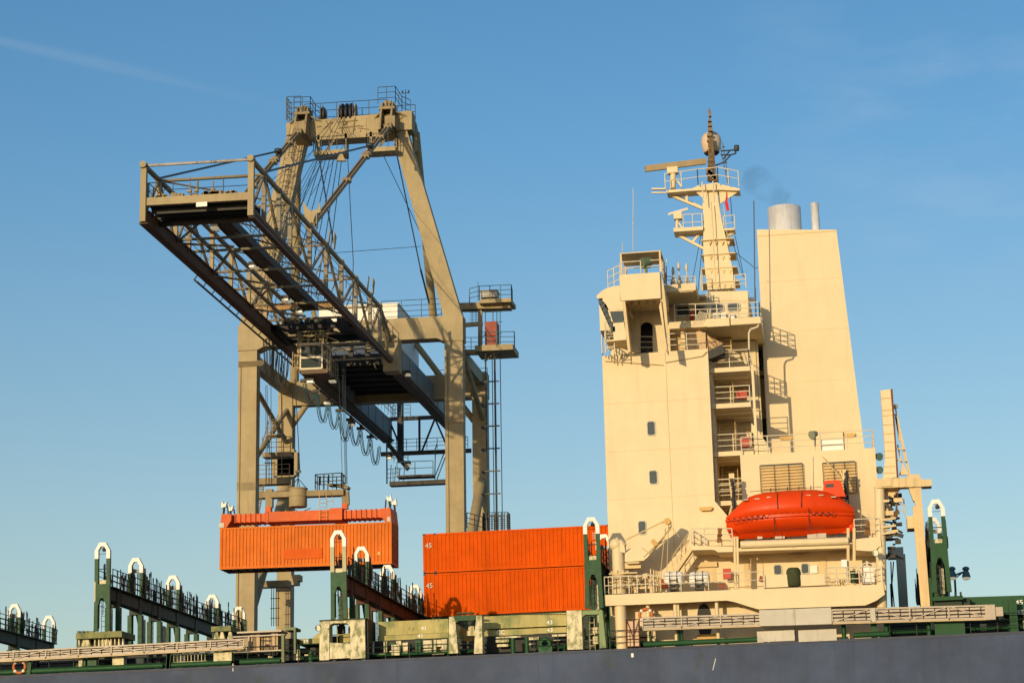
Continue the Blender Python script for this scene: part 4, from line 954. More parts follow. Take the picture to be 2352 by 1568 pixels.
# ---- side passage clutter along the hull edge: rails, pipes, pale lockers
rr = random.Random(5)
rl = MB(); pale = MB(); pipe = MB(); gp = MB()
def span(k, x0, x1): return S(k, x0, 0, .3).x, S(k, x1, 0, .3).x
segs = [(-66.0, -30.9), (-28.6, -21.5), (-18.4, -15.6), (-14.0, -11.6), (2.0, 14.0)]
for a, b in segs:
    rl.rail([(a, .25, DK + .02), (b, .25, DK + .02)], 1.05, 3, 1.5, .022)
    x = a
    while x < b:
        wv = rr.uniform(.25, .9); zh = rr.uniform(.25, .85)
        kind = rr.random(); d = rr.uniform(1.0, 2.0)
        if kind < .42: pale.box(x, x + wv, d, d + .3, DK + .15 + rr.uniform(0, .25), DK + .15 + zh)
        elif kind < .6: gp.tube((x, d, DK), (x, d, DK + rr.uniform(.4, 1.0)), rr.uniform(.05, .16), 8)
        elif kind < .8: pipe.box(x, x + wv*.4, d - .2, d + .2, DK + .3, DK + 1.0)
        x += wv + rr.uniform(.05, .5)
    for zz in (.25, .5, .75): pipe.tube((a, 1.7, DK + zz), (b, 1.7, DK + zz), .05, 5)
    gp.tube((a, 1.3, DK + .35), (b, 1.3, DK + .35), .07, 6)
for x0, x1 in ((-15.9, -14.05), (-15.6, -14.5)): pale.ladder((x0 + .5, 1, DK), (x0 + .5, 1, DK + 2), .35)
BB('D', 612, 990, 665, 1060, .3, .5, gp); BB('D', 680, 985, 750, 1062, .25, .5, gp)
for x0_, y0_, x1_, y1_ in ((585, 1280, 640, 1402), (742, 1275, 776, 1398), (868, 1268, 918, 1396), (932, 1290, 984, 1396), (1112, 1268, 1228, 1340), (1238, 1262, 1270, 1385), (1278, 1262, 1322, 1330), (1326, 1256, 1384, 1390), (1130, 1352, 1225, 1385), (590, 1405, 760, 1412), (800, 1372, 860, 1396)): BB('K', x0_, y0_, x1_, y1_, 1.5, .3, pale)
for x0_, y0_, x1_, y1_ in ((488, 530, 512, 620), (505, 700, 535, 760), (672, 690, 1030, 712), (672, 735, 860, 775), (690, 800, 850, 838), (1120, 700, 1290, 740), (1130, 790, 1220, 815), (1290, 770, 1330, 800), (1480, 660, 1690, 690), (1500, 740, 1600, 752), (1510, 850, 1620, 860), (240, 610, 370, 680), (275, 540, 360, 610), (125, 545, 150, 610), (130, 690, 170, 790), (2040, 560, 2150, 650), (2060, 690, 2150, 800), (1955, 755, 2040, 775)): BB('L', x0_, y0_, x1_, y1_, 1.4, .3, pale)
for x0_, y0_, x1_, y1_ in ((1060, 1250, 1115, 1388), (790, 1290, 850, 1320)): BB('K', x0_, y0_, x1_, y1_, 1.2, .3, gp)
BB('K', 580, 1265, 1396, 1400, 2.0, .1, pipe); BB('L', 482, 668, 1690, 905, 2.0, .1, pipe)  # black sheets behind the clutter stand in for the darkness under the hatches
P('railing', rl, GREEND); P('pipework_and_shade', pipe, BLACK); P('pipework_and_shade', gp, GREEN); P('deck_locker', pale, DIRTY)
m = MB(); BB('D', 875, 978, 962, 1052, .2, .6, m); BB('D', 1662, 938, 1802, 1012, .12, .6, m); BB('D', 612, 992, 640, 1060, .2, .4, m); BB('J', 1915, 880, 1960, 1030, .3, .3, m)
BB('D', 1345, 955, 1600, 958, .2, .05, m); BB('D', 1345, 1012, 1610, 1020, .2, .05, m)
for x in range(1350, 1600, 27): BB('D', x, 956, x + 5, 1015, .22, .04, m)
P('deck_locker', m, DIRTY)
m = MB()
for k, x, y in (('D', 225, 1060), ('D', 1305, 1010), ('J', 70, 1050)): q = S(k, x, y, .1); m.prism([(q.x - .1, DK - .1), (q.x + .12, DK - .1), (q.x + .22, DK + 1.1), (q.x - .02, DK + 1.1)], -.02, .12)
for k, x in (('N', 600, ), ('N', 985), ('N', 1030), ('L', 895), ('L', 1095), ('H', 225), ('H', 447), ('H', 667)): q = S(k, x, 0 if k != 'H' else 1350, .6); m.tube((q.x, .6, DK), (q.x, .6, DK + .95), .13 if k != 'N' else .08, 8)
q = S('L', 1385, 800, .4); m.torus((q.x, .4, q.z), .27, .13, 'y').box(q.x - .4, q.x + .4, .3, .7, DK, q.z - .15)
q = S('H', 385, 1350, .3); m.box(q.x - .2, q.x + .15, .3, .6, DK, DK + 1.1); q = S('H', 1105, 1300, .8); m.box(q.x - .2, q.x + .25, .8, 1.2, DK, DK + 1.9)
P('mooring_fitting', m, GREEN)
# stores platform and rusty cabinet between the first bays
m = MB(); BB('J', 1250, 668, 1388, 900, .35, 1.2, m); BB('J', 1545, 650, 1648, 888, .35, 1.2, m); BB('J', 1388, 690, 1545, 900, .5, 1, m)
cbn = P('stowage_cabinet', m, mat('cabinet_buff', (.50, .36, .20), .6, .15, rust=.7, rustcol=(.24, .11, .03), streak=.3))
m = MB(); BB('J', 1000, 672, 1750, 690, .2, .4, m); BB('J', 1060, 610, 1700, 634, .5, 1.6, m); BB('J', 1000, 895, 1700, 912, .2, 1.2, m); BB('J', 1222, 680, 1240, 900, .18, .15, m)
P('frame', m, ALU, cbn)
m = MB()
for x in (1392, 1410, 1440, 1530, 1550, 1290, 1320, 1610): m.tube(S('J', x, 650, .25), S('J', x, 905, .25), .018, 4)
for y in (690, 750, 830, 870): m.tube(S('J', 1390, y, .22), S('J', 1550, y - 4, .22), .022, 4)
for i in range(14): x = 1180 + rr.random()*480; BB('J', x, 905, x + rr.uniform(10, 60), 905 + rr.uniform(20, 80), .5, .3, m)
m.box(S('J', 1460, 0, .3).x, S('J', 1500, 0, .3).x, .3, .4, S('J', 1480, 830, .3).z, S('J', 1480, 800, .3).z)
P('lattice', m, BLACK, cbn)
m = MB(); BB('J', 1700, 650, 1740, 1060, .15, .3, m); BB('J', 1880, 560, 1905, 940, .15, .3, m); BB('J', 1745, 560, 1900, 600, .2, 1.4, m); P('buttress', m, mat('buttress_olive', (.16, .20, .09), .6, .2, dirt=.3))
m = MB(); BB('J', 1745, 720, 1912, 1040, 1.1, 1, m); P('black_gap_fill', m, BLACK)  # plain black box filling the space between the posts
for j, (k, x, y, d) in enumerate((('J', 2255, 555, .3), ('H', 395, 955, .3))):
    q = S(k, x, y, d); fl = P('searchlight', MB().tube(q + V((0, .1, -.02)), q + V((-.05, -.22, -.08)), .14, 12, .2).tube(q + V((.15, 0, -.5)), q + V((0, .1, 0)), .03), DARK if j == 0 else mat('lamp_green', (.18, .24, .17), .5))
    P('lens', MB().tube(q + V((-.05, -.22, -.08)), q + V((-.055, -.235, -.083)), .17, 12), LENS, fl)
# ================================================================ superstructure
YS = 3.5
W = MB()
# forward tower block (near face with chamfered lower right corner)
out = pol('o', [(1383, 818), (1530, 811), (1627, 801), (1640, 1150), (1680, 1195)], YS)
W.prism([(-14.2, DK)] + [(-14.11, 32.9), (-7.68, 32.96), (-7.72, 23.66), (-6.79, 22.44), (-6.79, 20.65), (-6.79, DK)], YS, 9.0)
W.box(-14.1, -5.0, 8.99, 24, DK, 34.5)                      # inner accommodation block
W.box(-14.1, -7.7, 23.9, 28.7, DK, 32.9)
W.box(-6.785, 1.9, YS + .02, 28.6, DK, 20.62)                # lower deckhouse
W.box(-6.1, 1.9, 4.0, 28.0, 20.62, 26.42)                # engine casing
W.box(-14.05, 1.85, 1.9, YS - .003, DK, 17.54)
ss_ = P('superstructure', W, CREAM)
m = MB()
for y in (989 / 1, ):
    pass
for z in (29.9, 26.95, 24.05, 21.2): m.box(-14.13, -7.70, YS - .012, YS, z, z + .02)
x = S('o', 1531, 900, YS).x; m.box(x, x + .035, YS - .03, YS, 20.9, 32.9)
m.tube(S('F', 130, 765, 3.4), S('F', 580, 795, 3.4), .025, 5).tube(S('F', 595, 775, 3.4), S('F', 880, 725, 3.4), .025, 5).tube(S('F', 880, 725, 3.4), S('F', 912, 690, 3.4), .03, 5)
P('plate_seam', m, CREAM2, ss_)
def win(k, x0, y0, x1, y1, d, par=ss_):
    a = S(k, x0, y0, d); b = S(k, x1, y1, d); r = .08
    def rr_(e, dd):
        x0_, x1_, z0_, z1_ = a.x - e, b.x + e, b.z - e, a.z + e; r_ = min(r + e*.3, (x1_ - x0_)/3)
        return [(x0_ + r_, z0_), (x1_ - r_, z0_), (x1_, z0_ + r_), (x1_, z1_ - r_), (x1_ - r_, z1_), (x0_ + r_, z1_), (x0_, z1_ - r_), (x0_, z0_ + r_)]
    o_ = rr_(.05, 0); i_ = rr_(-.01, 0)
    fr = P('window', MB().prism(i_, d - .02, d + .02), GLASS, par)
    P('frame', MB().band(o_ + o_[:1], i_ + i_[:1], d - .045, d + .01), PLATE, None if False else par)
for a in ((455, 1232, 517, 1332), ): win('F', *a, YS)
win('G', 436, 154, 494, 244, YS); win('G', 358, 512, 414, 602, YS); win('G', 1322, 823, 1378, 888, YS); win('G', 1517, 814, 1570, 880, YS)
# wall above the tower under the bridge wing, with arched opening
m = MB(); d = 5.0
a = S('F', 195, 700, d); b = S('F', 905, 690, d)
PP('F', [(200, 720), (200, 500), (260, 300), (405, 300), (405, 495), (402, 700)], d, .15, m)
PP('F', [(500, 700), (497, 495), (497, 300), (600, 300), (600, 700)], d, .15, m)
PP('F', [(402, 300), (500, 300), (500, 495), (480, 472), (450, 463), (420, 472), (402, 495)], d, .15, m)
m.box(S('F', 600, 500, 5).x, S('F', 600, 500, 5).x + .2, 5, 9, 32.9, 35.6)
P('wing_bulkhead', m, CREAM, ss_)
m = MB(); BB('F', 400, 470, 505, 700, 6.6, .1, m); BB('F', 415, 615, 505, 700, 5.6, .2, m); P('passage', m, DARK, ss_)  # dark sheets behind the arch stand in for the shade inside
m = MB().rail([S('F', 402, 700, 4.9), S('F', 503, 700, 4.9)], 1.0, 3, 2, .025); P('railing', m, RAIL, ss_)
# ---- bridge wing
d = .8
wz0 = S('F', 400, 293, d).z; wz1 = S('F', 400, 93, d).z
m = MB()
m.box(S('F', 245, 200, d).x, S('F', 556, 200, d).x, d, d + .12, wz0, wz1)      # outer bulwark
m.box(S('F', 250, 200, d).x, S('F', 548, 200, d).x, d + .12, 9, wz0 + .3, wz0 + .55)   # wing deck
m.box(S('F', 556, 200, d).x - .1, S('F', 556, 200, d).x, d + .12, 9, wz0, wz1)
PP('F', [(65, 265), (88, 243), (112, 222), (150, 204), (190, 192), (246, 185), (246, 296), (262, 300), (270, 370), (160, 372), (140, 330), (110, 300), (72, 285)], d, 6.0, m)
PP('F', [(160, 372), (270, 368), (270, 380), (168, 385)], d, .2, m)
PP('F', [(186, 475), (275, 466), (300, 600), (200, 610)], d, .1, m)
PP('F', [(150, 372), (164, 372), (196, 476), (186, 476)], d, .2, m)
wg = P('bridge_wing', m, CREAM, ss_)
P('window', PP('F', [(166, 384), (268, 370), (274, 466), (204, 474)], d + .05, .05), GLASS, ss_)
m = MB(); 
for i in range(7): q = S('F', 88 + i*16, 300 + i*36, d + .1); m.box(q.x - .03, q.x + .2, d, 8.5, q.z - .22, q.z + .1)
P('window_band', m, GLASS, ss_, label='slanted forward bridge windows seen edge on')
m = MB(); PP('F', [(262, 305), (285, 305), (327, 690), (308, 702)], d, 1.1, m); PP('F', [(545, 345), (562, 300), (592, 560), (612, 688), (604, 688)], d, 1.1, m)
PP('F', [(268, 305), (300, 305), (345, 420), (330, 440)], 3.0, .1, m)
for x in (320, 380, 440, 490): PP('F', [(x, 305), (x + 34, 305), (x + 12, 350)], 2.4, .1, m)
P('wing_bracket', m, CREAM2, ss_)
m = MB(); PP('F', [(556, 93), (582, 180), (600, 330), (612, 480), (600, 640), (558, 300)], 1.0, .1, m); BB('F', 556, 210, 590, 300, 1.2, 3, m); P('wing_end_plate', m, CREAM2, ss_)
# wing ledge rails
m = MB().rail([S('F', 110, 710, 1.4), S('F', 112, 720, 5)], 1.2, 4, .4, .03).rail([S('F', 135, 700, 1.2), S('F', 205, 690, 1.2)], 1.25, 4, .4, .03).rail([S('F', 135, 605, .9), S('F', 300, 595, .9)], 1.1, 3, .8, .03)
for i in range(16): m.tube(S('F', 150 + rr.random()*55, 560 + rr.random()*130, 1.6), S('F', 140 + rr.random()*60, 590 + rr.random()*120, 1.8), .03, 4)
P('railing', m, RAIL, ss_)
P('ledge', MB().box(S('F', 140, 600, .9).x, S('F', 300, 600, .9).x, .9, 3, S('F', 200, 612, .9).z, S('F', 200, 600, .9).z), CREAM2, ss_)
# canopy with open sides on the wing
m = MB(); q0, q1 = S('E', 243, 1195, d), S('E', 560, 1195, d)
m.box(q0.x, q1.x, d, d + 3.0, q0.z - .03, q0.z + .03)
zc1 = S('E', 400, 1345, d).z
for x in (q0.x + .02, q1.x - .12):
    for y in (d + .02, d + 2.85): m.box(x, x + .1, y, y + .1, zc1, q0.z)
m.box(q1.x - .06, q1.x, d + 1.5, d + 3.0, zc1, q0.z)
P('canopy', m, CREAM2, ss_)
m = MB().rail([(q0.x, d, zc1), (q1.x, d, zc1)], .75, 2, 1.3, .028).rail([(q0.x - .8, d + .3, zc1 - .9), (q0.x - .05, d + .3, zc1 - .6)], 1.25, 3, .4, .028).rail([(q0.x, d + 2.5, zc1), (q1.x, d + 2.5, zc1)], 1.0, 2, 1.3, .025)
P('railing', m, RAIL, ss_)
q = S('E', 442, 1262, .9)
m = MB().tube(q + V((.28, .2, .1)), q + V((-.2, -.15, -.08)), .26, 14, .32).tube(q + V((.02, 0, -.85)), q + V((.02, 0, -.2)), .08, 8).box(q.x - .25, q.x + .3, .85, 1.0, q.z - .35, q.z - .28)
sl = P('searchlight', m, mat('searchlight_green', (.12, .17, .10), .45, .1), ss_)
q = S('E', 345, 1180, 2); q2 = S('E', 348, 690, 2)
m = MB().tube(q, q2, .022, 4).lathe([(0, 0), (.045, .02), (.045, .12), (0, .14)], S('E', 347, 975, 2), 6).tube(S('E', 266, 1185, 2), S('E', 266, 1110, 2), .025, 4)
P('whip_antenna', m, RAIL, ss_)
# ---- wheelhouse
YW = 7.2
m = MB(); xa, xb = S('F', 598, 300, YW).x, S('F', 1232, 300, YW).x
zt2 = S('F', 800, 262, YW).z; zb2 = S('F', 900, 470, YW).z
m.box(xa - 4.2, xb, YW, 24.6, zb2 - .1, zt2)
PP('F', [(930, 232), (1228, 225), (1232, 300), (930, 300)], YW - .05, 5, m)
BB('F', 596, 262, 905, 277, YW - .8, 5, m)
wh = P('wheelhouse', m, CREAM, ss_)
for a in ((682, 352, 779, 415), (812, 346, 908, 406), (952, 336, 1042, 380), (1072, 328, 1166, 376)): win('F', *a, YW if a[0] < 900 else YW - .05, ss_)
m = MB(); BB('F', 580, 172, 828, 228, 3.5, 3, m); BB('F', 590, 232, 815, 238, 3.6, 3, m); P('compass_deck_bulwark', m, CREAM, ss_)
m = MB().rail([S('F', 600, 172, 3.6), S('F', 826, 170, 3.6)], .45, 2, .6, .025)
for x, y0, y1 in ((603, 1440, 1290), (650, 1420, 1345), (700, 1420, 1300), (760, 1420, 1300), (605, 1260, 1235)): m.tube(S('E', x, y0, 4), S('E', x, y1, 4), .035, 5)
for x, y in ((655, 1355), (758, 1330), (698, 1320)): q = S('E', x, y, 4); m.lathe([(0, 0), (.09, .03), (.09, .3), (.03, .5), (0, .52)], q, 8)
for x in (655, 705, 762): q = S('E', x, 1425, 4); m.lathe([(.2, 0), (.06, .4)], q, 8)
P('antenna_rail', m, RAIL, ss_)
P('signal_ball', MB().lathe([(0, 0), (.13, .1), (.15, .28), (.1, .45), (0, .5)], S('E', 590, 1400, 3.6), 10), RED, ss_)
m = MB(); BB('F', 628, 335, 655, 470, YW - .06, .05, m); P('door', m, mat('door_salmon', (.72, .45, .25), .5), ss_)
m = MB(); BB('F', 780, 380, 812, 450, YW - .5, .25, m); BB('F', 1140, 990, 1220, 1050, 7, .4, m); BB('F', 1165, 1345, 1240, 1420, 7, .4, m); P('fire_hose_box', m, RED, ss_)
# bridge deck with platform
zd = S('F', 1000, 455, 5).z; m = MB()
m.box(S('F', 625, 455, 5).x, S('F', 1328, 455, 5).x, 4.6, 24, zd - .42, zd)
for x in (960, 1060, 1160): PP('F', [(x, 492), (x + 40, 492), (x + 30, 520)], 5.5, .1, m)
m.box(S('F', 920, 470, 5).x, S('F', 1090, 470, 5).x, 4.4, 5.2, zd - .5, zd + .02)
P('bridge_deck', m, CREAM, ss_)
m = MB().rail([S('F', 668, 460, 4.7), S('F', 1320, 440, 4.7)], 1.05, 3, 1.3, .028).rail([S('F', 1320, 440, 4.7), S('F', 1320, 440, 4.7) + V((0, 8, 0))], 1.05, 3, 1.3, .028)
m.path([S('F', 1312, 485, 4.8), S('F', 1300, 505, 4.8), S('F', 1250, 520, 4.8), S('F', 1235, 550, 4.8), S('F', 1240, 800, 4.8)], .06, 6)
for i in range(7): m.tube(S('F', 800 + i*14, 500 - i*2, 4.6), S('F', 860 + i*9, 380 + i*3, 4.6), .025, 4)
m.ladder(S('F', 880, 525, 5), S('F', 935, 400, 6.5), .4); m.ladder(S('F', 960, 330, 6.8), S('F', 990, 460, 6.8), .4)
for x in (915, 935): m.tube(S('F', x, 235, 6.6), S('F', x + 6, 450, 6.6), .05, 5)
m.tube(S('F', 1225, 230, 7), S('F', 1232, 440, 7), .05)
P('railing', m, RAIL, ss_)
m = MB(); BB('F', 1020, 392, 1060, 445, 6.8, .3, m); BB('F', 1090, 400, 1125, 452, 6.8, .3, m); BB('F', 955, 395, 1010, 430, 6.8, .3, m); BB('F', 1240, 275, 1275, 300, 8, .3, m); BB('F', 605, 290, 650, 310, 6.9, .4, m); P('equipment_locker', m, WHITE, ss_)
# curved wing wind-guard aft of the tower top
crv = [(750, 505), (790, 513), (830, 527), (870, 543), (900, 560), (935, 580), (960, 598), (1000, 620), (1036, 636)]
m = MB(); rings = []
top = [S('F', x, y, 5.4) for x, y in crv]
n = len(top)
vs = [(p.x, 5.4 - .25*i/n*2, p.z) for i, p in enumerate(top)] + [(S('F', x, 690, 5.4).x, 5.4, S('F', 900, 692, 5.4).z) for x, y in crv]
m.add(vs, [(i, n + i, n + i + 1, i + 1) for i in range(n - 1)]); m.add([(v[0], v[1] + .12, v[2]) for v in vs], [(i, i + 1, n + i + 1, n + i) for i in range(n - 1)])
m.add([vs[i] for i in range(n)] + [(v[0], v[1] + .12, v[2]) for v in vs[:n]], [(i, i+1, n + i + 1, n + i) for i in range(n - 1)])
P('wind_guard', m, mat('shaded_cream', (.58, .40, .22), .6, .05), ss_)  # cream guard in a darker tan: its shade is put into the colour
m = MB(); PP('F', [(1034, 634), (1048, 700), (932, 750), (917, 690)], 3.6, .1, m); m.prism(pol('F', [(1034, 634), (1048, 700), (932, 750), (917, 690)], 3.9)[::-1], 3.9, 5.3)
P('wind_guard_end', m, DARK, ss_)
m = MB().rail([S('F', 612, 685, 3.6), S('F', 912, 680, 3.6)], 1.05, 3, 1.1, .028)
m.rail([S('F', 912, 680, 3.6), S('F', 912, 680, 8)], 1.05, 3, 1.4, .028); P('railing', m, RAIL, ss_)
m = MB(); BB('F', 640, 530, 712, 690, 6.2, .1, m); PP('F', [(712, 520), (750, 505), (748, 690), (712, 690)], 5.2, .1, m); P('screen', m, CREAM2, ss_)
# ---- external stair recess
for k, (pt, lad) in enumerate((((F_ := ('F', 945, 812, 1243, 845)), (1, 0)), (('F', 945, 1088, 1250, 1118), (1, 1)), (('F', 955, 1455, 1272, 1487), (1, 1)), (('G', 905, 362, 1180, 395), (1, 1)))):
    kk, x0, y0, x1, y1 = pt; dd = 4.4; q = S(kk, x1, y0, dd); z0_ = S(kk, (x0 + x1)/2, y0, dd).z
    m = MB().box(-7.7, q.x, dd, 9, z0_ - .28, z0_); m.box(-7.6, q.x - .1, dd + .4, 8.9, z0_ - .34, z0_ - .28)
    for y in (5.5, 6.8, 8.1): m.box(-7.6, q.x - .05, y, y + .08, z0_ - .45, z0_ - .3)
    st = P('stair_landing', m, CREAM, ss_)
    P('railing', MB().rail([(-7.65, dd + .05, z0_), (q.x - .03, dd + .05, z0_)] + ([(q.x - .03, 8.9, z0_)] if k in (0, 2) else []), 1.05, 3, 1.15, .028), RAIL, ss_)
    m = MB(); zn = z0_ + 2.75; a_ = V((-7.35, 6.6, z0_)); b_ = V((-6.55, 6.6, z0_))
    for i in range(10): z_ = z0_ + .12 + i*.27; m.box(-7.35, -6.45, 6.0 + i*.22, 6.25 + i*.22, z_, z_ + .05)
    for x in (-7.38, -6.43): m.beam((x, 6.0, z0_), (x, 8.2, zn), .06, .26); m.tube((x, 5.9, z0_ + 1.0), (x, 8.1, zn + .9), .025, 5)
    P('stair', m, CREAM2, ss_)
m = MB(); 
for y in (4.5,): m.box(-5.18, -5.03, y, y + .15, 20.6, 32.0)
m.box(-7.69, -7.55, 4.6, 8.9, 20.6, 32.6)
P('pillar', m, CREAM, ss_)
m = MB()
for z_ in (27.1, 30.1): m.band([(-5.9, z_), (-5.9, z_ + 1.9), (-5.75, z_ + 2.0), (-5.25, z_ + 2.0)], [(-5.85, z_), (-5.85, z_ + 1.88), (-5.7, z_ + 1.95), (-5.25, z_ + 1.95)], 8.93, 8.99)
for z_ in (32.4, 31.4, 28.9, 25.9, 23.2): m.box(-5.9, -5.2, 8.7, 8.99, z_, z_ + .12)
P('door', m, CREAM2, ss_)
m = MB().box(-5.0, -3.2, 12, 15, 32.9, 33.2).box(-5.0, -3.0, 12.5, 22, 30.2, 32.8).box(-4.99, -4.85, 9.1, 9.4, 26.4, 34.4); m.beam((-4.9, 12.5, 31), (-3.9, 12.5, 30.0), .1)
P('connecting_bridge', m, CREAM2, ss_)
P('railing', MB().rail([(-5.0, 12, 33.2), (-3.2, 12, 33.2)], 1.9, 6, .35, .03), DARK, ss_)
m = MB(); PP('F', [(1255, 1240), (1300, 1290), (1375, 1400), (1435, 1502), (1280, 1502), (1255, 1400)], 4.6, .15, m); P('bracket_plate', m, CREAM, ss_)
# ---- casing roof railing, louvres
zr = 26.42
m = MB().rail([(-6.0, 4.1, zr), (1.85, 4.1, zr)], 1.1, 3, 1.5, .028).rail([(1.85, 4.1, zr), (1.85, 20, zr)], 1.1, 3, 1.5, .03)
m.tube(S('G', 1598, 50, 3.95), S('G', 1602, 300, 3.95), .035, 5); m.tube(S('F', 1745, 1340, 4.2), S('F', 1748, 1500, 4.2), .05)
P('railing', m, RAIL, ss_)
m = MB(); BB('F', 1790, 1365, 1962, 1472, 4.25, .05, m); P('notice_board', m, WHITE, ss_)
m = MB(); q = S('F', 1965, 1420, 4.2); m.box(q.x, q.x + .06, 4.2, 4.4, q.z - .75, q.z + .9); P('post', m, DARK, ss_)
for kk, (x0, y0, x1, y1) in (('G', (1222, 112, 1538, 305)), ('G', (1667, 96, 1915, 318))):
    a, b = S(kk, x0, y0, 3.98), S(kk, x1, y1, 3.98); m = MB(); n = 9 if x0 < 1500 else 10
    a = V((a.x, 0, S(kk, (x0 + x1)/2, y0, 3.98).z)); b = V((b.x, 0, S(kk, (x0 + x1)/2, y1, 3.98).z)); h_ = (a.z - b.z)/n
    for i in range(n):
        z_ = b.z + i*h_; vs = [(a.x, 3.82, z_ + h_*.2), (b.x, 3.82, z_ + h_*.2), (b.x, 3.97, z_ + h_*.95), (a.x, 3.97, z_ + h_*.95)]
        m.add(vs, [(0, 1, 2, 3)]); m.add([(v[0], v[1] + .02, v[2]) for v in vs], [(3, 2, 1, 0)]); m.box(a.x, b.x, 3.97, 3.99, z_ + h_*.02, z_ + h_*.9)
    lv = P('louvre', m, mat('louvre_buff', (.74, .56, .28), .55, .12, rust=.5, rustcol=(.3, .14, .04), streak=.3), ss_)
    m = MB()
    for i in (0, 1, 2, 3): x = a.x + (b.x - a.x)*i/3; m.box(x - .018, x + .018, 3.76, 3.78, b.z, a.z)
    m.box(a.x, b.x, 3.75, 3.8, a.z - .02, a.z + .04)
    P('louvre_frame', m, DARK, ss_)
m = MB()
for kk, x, y, dd in (('F', 1523, 1355, 4.3), ('F', 2005, 1330, 10.4), ('G', 838, 420, 3.4), ('G', 990, 0, 3.5)):
    q = S(kk, x, y, dd - .15)
    if kk != 'G' or y: m.box(q.x - .38, q.x + .38, q.y, q.y + .14, q.z - .07, q.z + .1).box(q.x - .3, q.x + .3, q.y - .02, q.y + .1, q.z - .12, q.z - .07)
P('wall_lamp', m, YEL, ss_)
q = S('F', 1737, 1325, 4.0); 
P('deck_light', MB().tube(q + V((.1, .15, .05)), q + V((-.15, -.15, -.08)), .17, 12, .26).tube(q + V((0, 0, -.7)), q, .04, 5), mat('lamp_shell', (.22, .25, .17), .5), ss_)
q = S('F', 2215, 1505, 4.5); m = MB().tube(q + V((0, .1, .1)), q + V((.2, -.2, 0)), .15, 10, .25).tube(q + V((0, .1, -.7)), q + V((.15, -.2, -.8)), .15, 10, .24).tube(q + V((-.1, 0, -2)), q + V((-.1, 0, .3)), .05)
P('deck_light', m, mat('lamp_shell_teal', (.12, .2, .17), .5), ss_)
# ================================================================ funnel
fx = [(-4.56, 42.12), (.48, 41.75), (1.42, 26.4), (-4.62, 26.4)]
m = MB(); y0, y1 = 10.5, 19.5
m.prism(fx[::-1], y0, y1)
fn = P('funnel', m, CREAM)
m = MB()
for z in (38.6, 35.3, 32.0, 28.8): k_ = (42 - z)/15.6; m.box(-4.58 - .03*k_, .48 + .93*k_, y0 - .012, y0, z, z + .02)
P('plate_seam', m, CREAM2, fn)
m = MB().box(-4.4, .3, y0 + .2, y1 - .2, 41.6, 41.66)
P('rim', MB().box(-4.58, .46, y0 - .03, y0 + .06, 41.65, 41.71), CREAM2, fn)
q = S('E', 1516, 1015, 15); r_ = (S('E', 1645, 1015, 15).x - S('E', 1388, 1015, 15).x)/2; zt3 = S('E', 1516, 848, 15).z
P('exhaust_pipe', MB().lathe([(r_, 0), (r_, .6), (r_ + .015, .62), (r_, .64), (r_, zt3 - 41.2), (r_ - .04, zt3 - 41.2), (r_ - .06, 1)], (q.x, 15, 41.2), 36), STEEL, fn)
q = S('E', 1752, 1012, 15); P('exhaust_pipe', MB().lathe([(.27, 0), (.27, S('E', 1750, 808, 15).z - 41.2), (.24, S('E', 1750, 808, 15).z - 41.2), (.23, 1.5)], (q.x, 15, 41.2), 20), STEEL, fn)
# ================================================================ radar mast
YM = 13.0
def SM(x, y, d=YM): return S('E', x, y, d)
mx_ = [(925, 1130, 1490), (905, 1115, 1340), (893, 1085, 1200), (890, 1062, 1090), (895, 1035, 985), (884, 1008, 830), (905, 992, 700)]
m = MB(); rings = []
for xa_, xb_, yy in mx_:
    a, b = SM(xa_, yy), SM(xb_, yy); z_ = SM((xa_ + xb_)/2, yy).z; dd = (b.x - a.x)*.5
    rings.append([V((a.x, YM - dd, z_)), V((b.x, YM - dd, z_)), V((b.x, YM + dd, z_)), V((a.x, YM + dd, z_))])
m.loft(rings, sm=False)
ms = P('radar_mast', m, CREAM)
m = MB()
for yy in (1085, 1198, 1305, 1415):
    for (xa_, xb_, y_) in [(870, 1120 + (yy - 1085)*.12, yy)]:
        a, b = SM(xa_, yy, YM - .95), SM(xb_, yy, YM - .95); z_ = SM(980, yy, YM - .95).z; m.box(a.x, b.x, YM - .95, YM + .95, z_ - .03, z_ + .03)
    for i in range(4):
        x = 935 + i*48 + (yy - 1085)*.05; m.prism(pol('E', [(x - 14, yy + 14), (x + 14, yy + 14), (x, yy + 45)], YM - .93)[::-1], YM - .93, YM - .6)
for x in (965,): m.path([SM(945, 800, YM - 1.1), SM(960, 1000, YM - 1.2), SM(968, 1200, YM - 1.5), SM(985, 1480, YM - 1.6)], .03, 5)
P('stiffener_ring', m, CREAM2, ms)
m = MB()
pts = [(605, 728), (600, 706), (730, 700), (800, 695), (848, 672), (990, 650), (1020, 663), (1165, 695), (1165, 712), (1010, 705), (850, 708), (720, 718)]
m.prism(pol('E', pts, YM - .8)[::-1], YM - .8, YM + .5)
m.prism(pol('E', [(1005, 716), (1160, 716), (1005, 820)], YM - .5)[::-1], YM - .5, YM - .4).prism(pol('E', [(820, 716), (915, 716), (905, 800), (885, 770)], YM - .5)[::-1], YM - .5, YM - .4)
m.beam(SM(615, 740), SM(880, 850), .22, .16).beam(SM(760, 725), SM(758, 790), .16).beam(SM(640, 735, YM + .8), SM(880, 840, YM + .8), .1)
m.beam(SM(490, 700), SM(600, 700), .2, .1).beam(SM(490, 728), SM(600, 728), .12, .08)
m.box(SM(665, 1020).x, SM(890, 1020).x, YM - .9, YM + .6, SM(780, 1048).z, SM(780, 1020).z).beam(SM(680, 1048), SM(895, 1160), .2, .16).beam(SM(860, 1040), SM(800, 1110), .14).beam(SM(1040, 1080), SM(1130, 1030), .14)
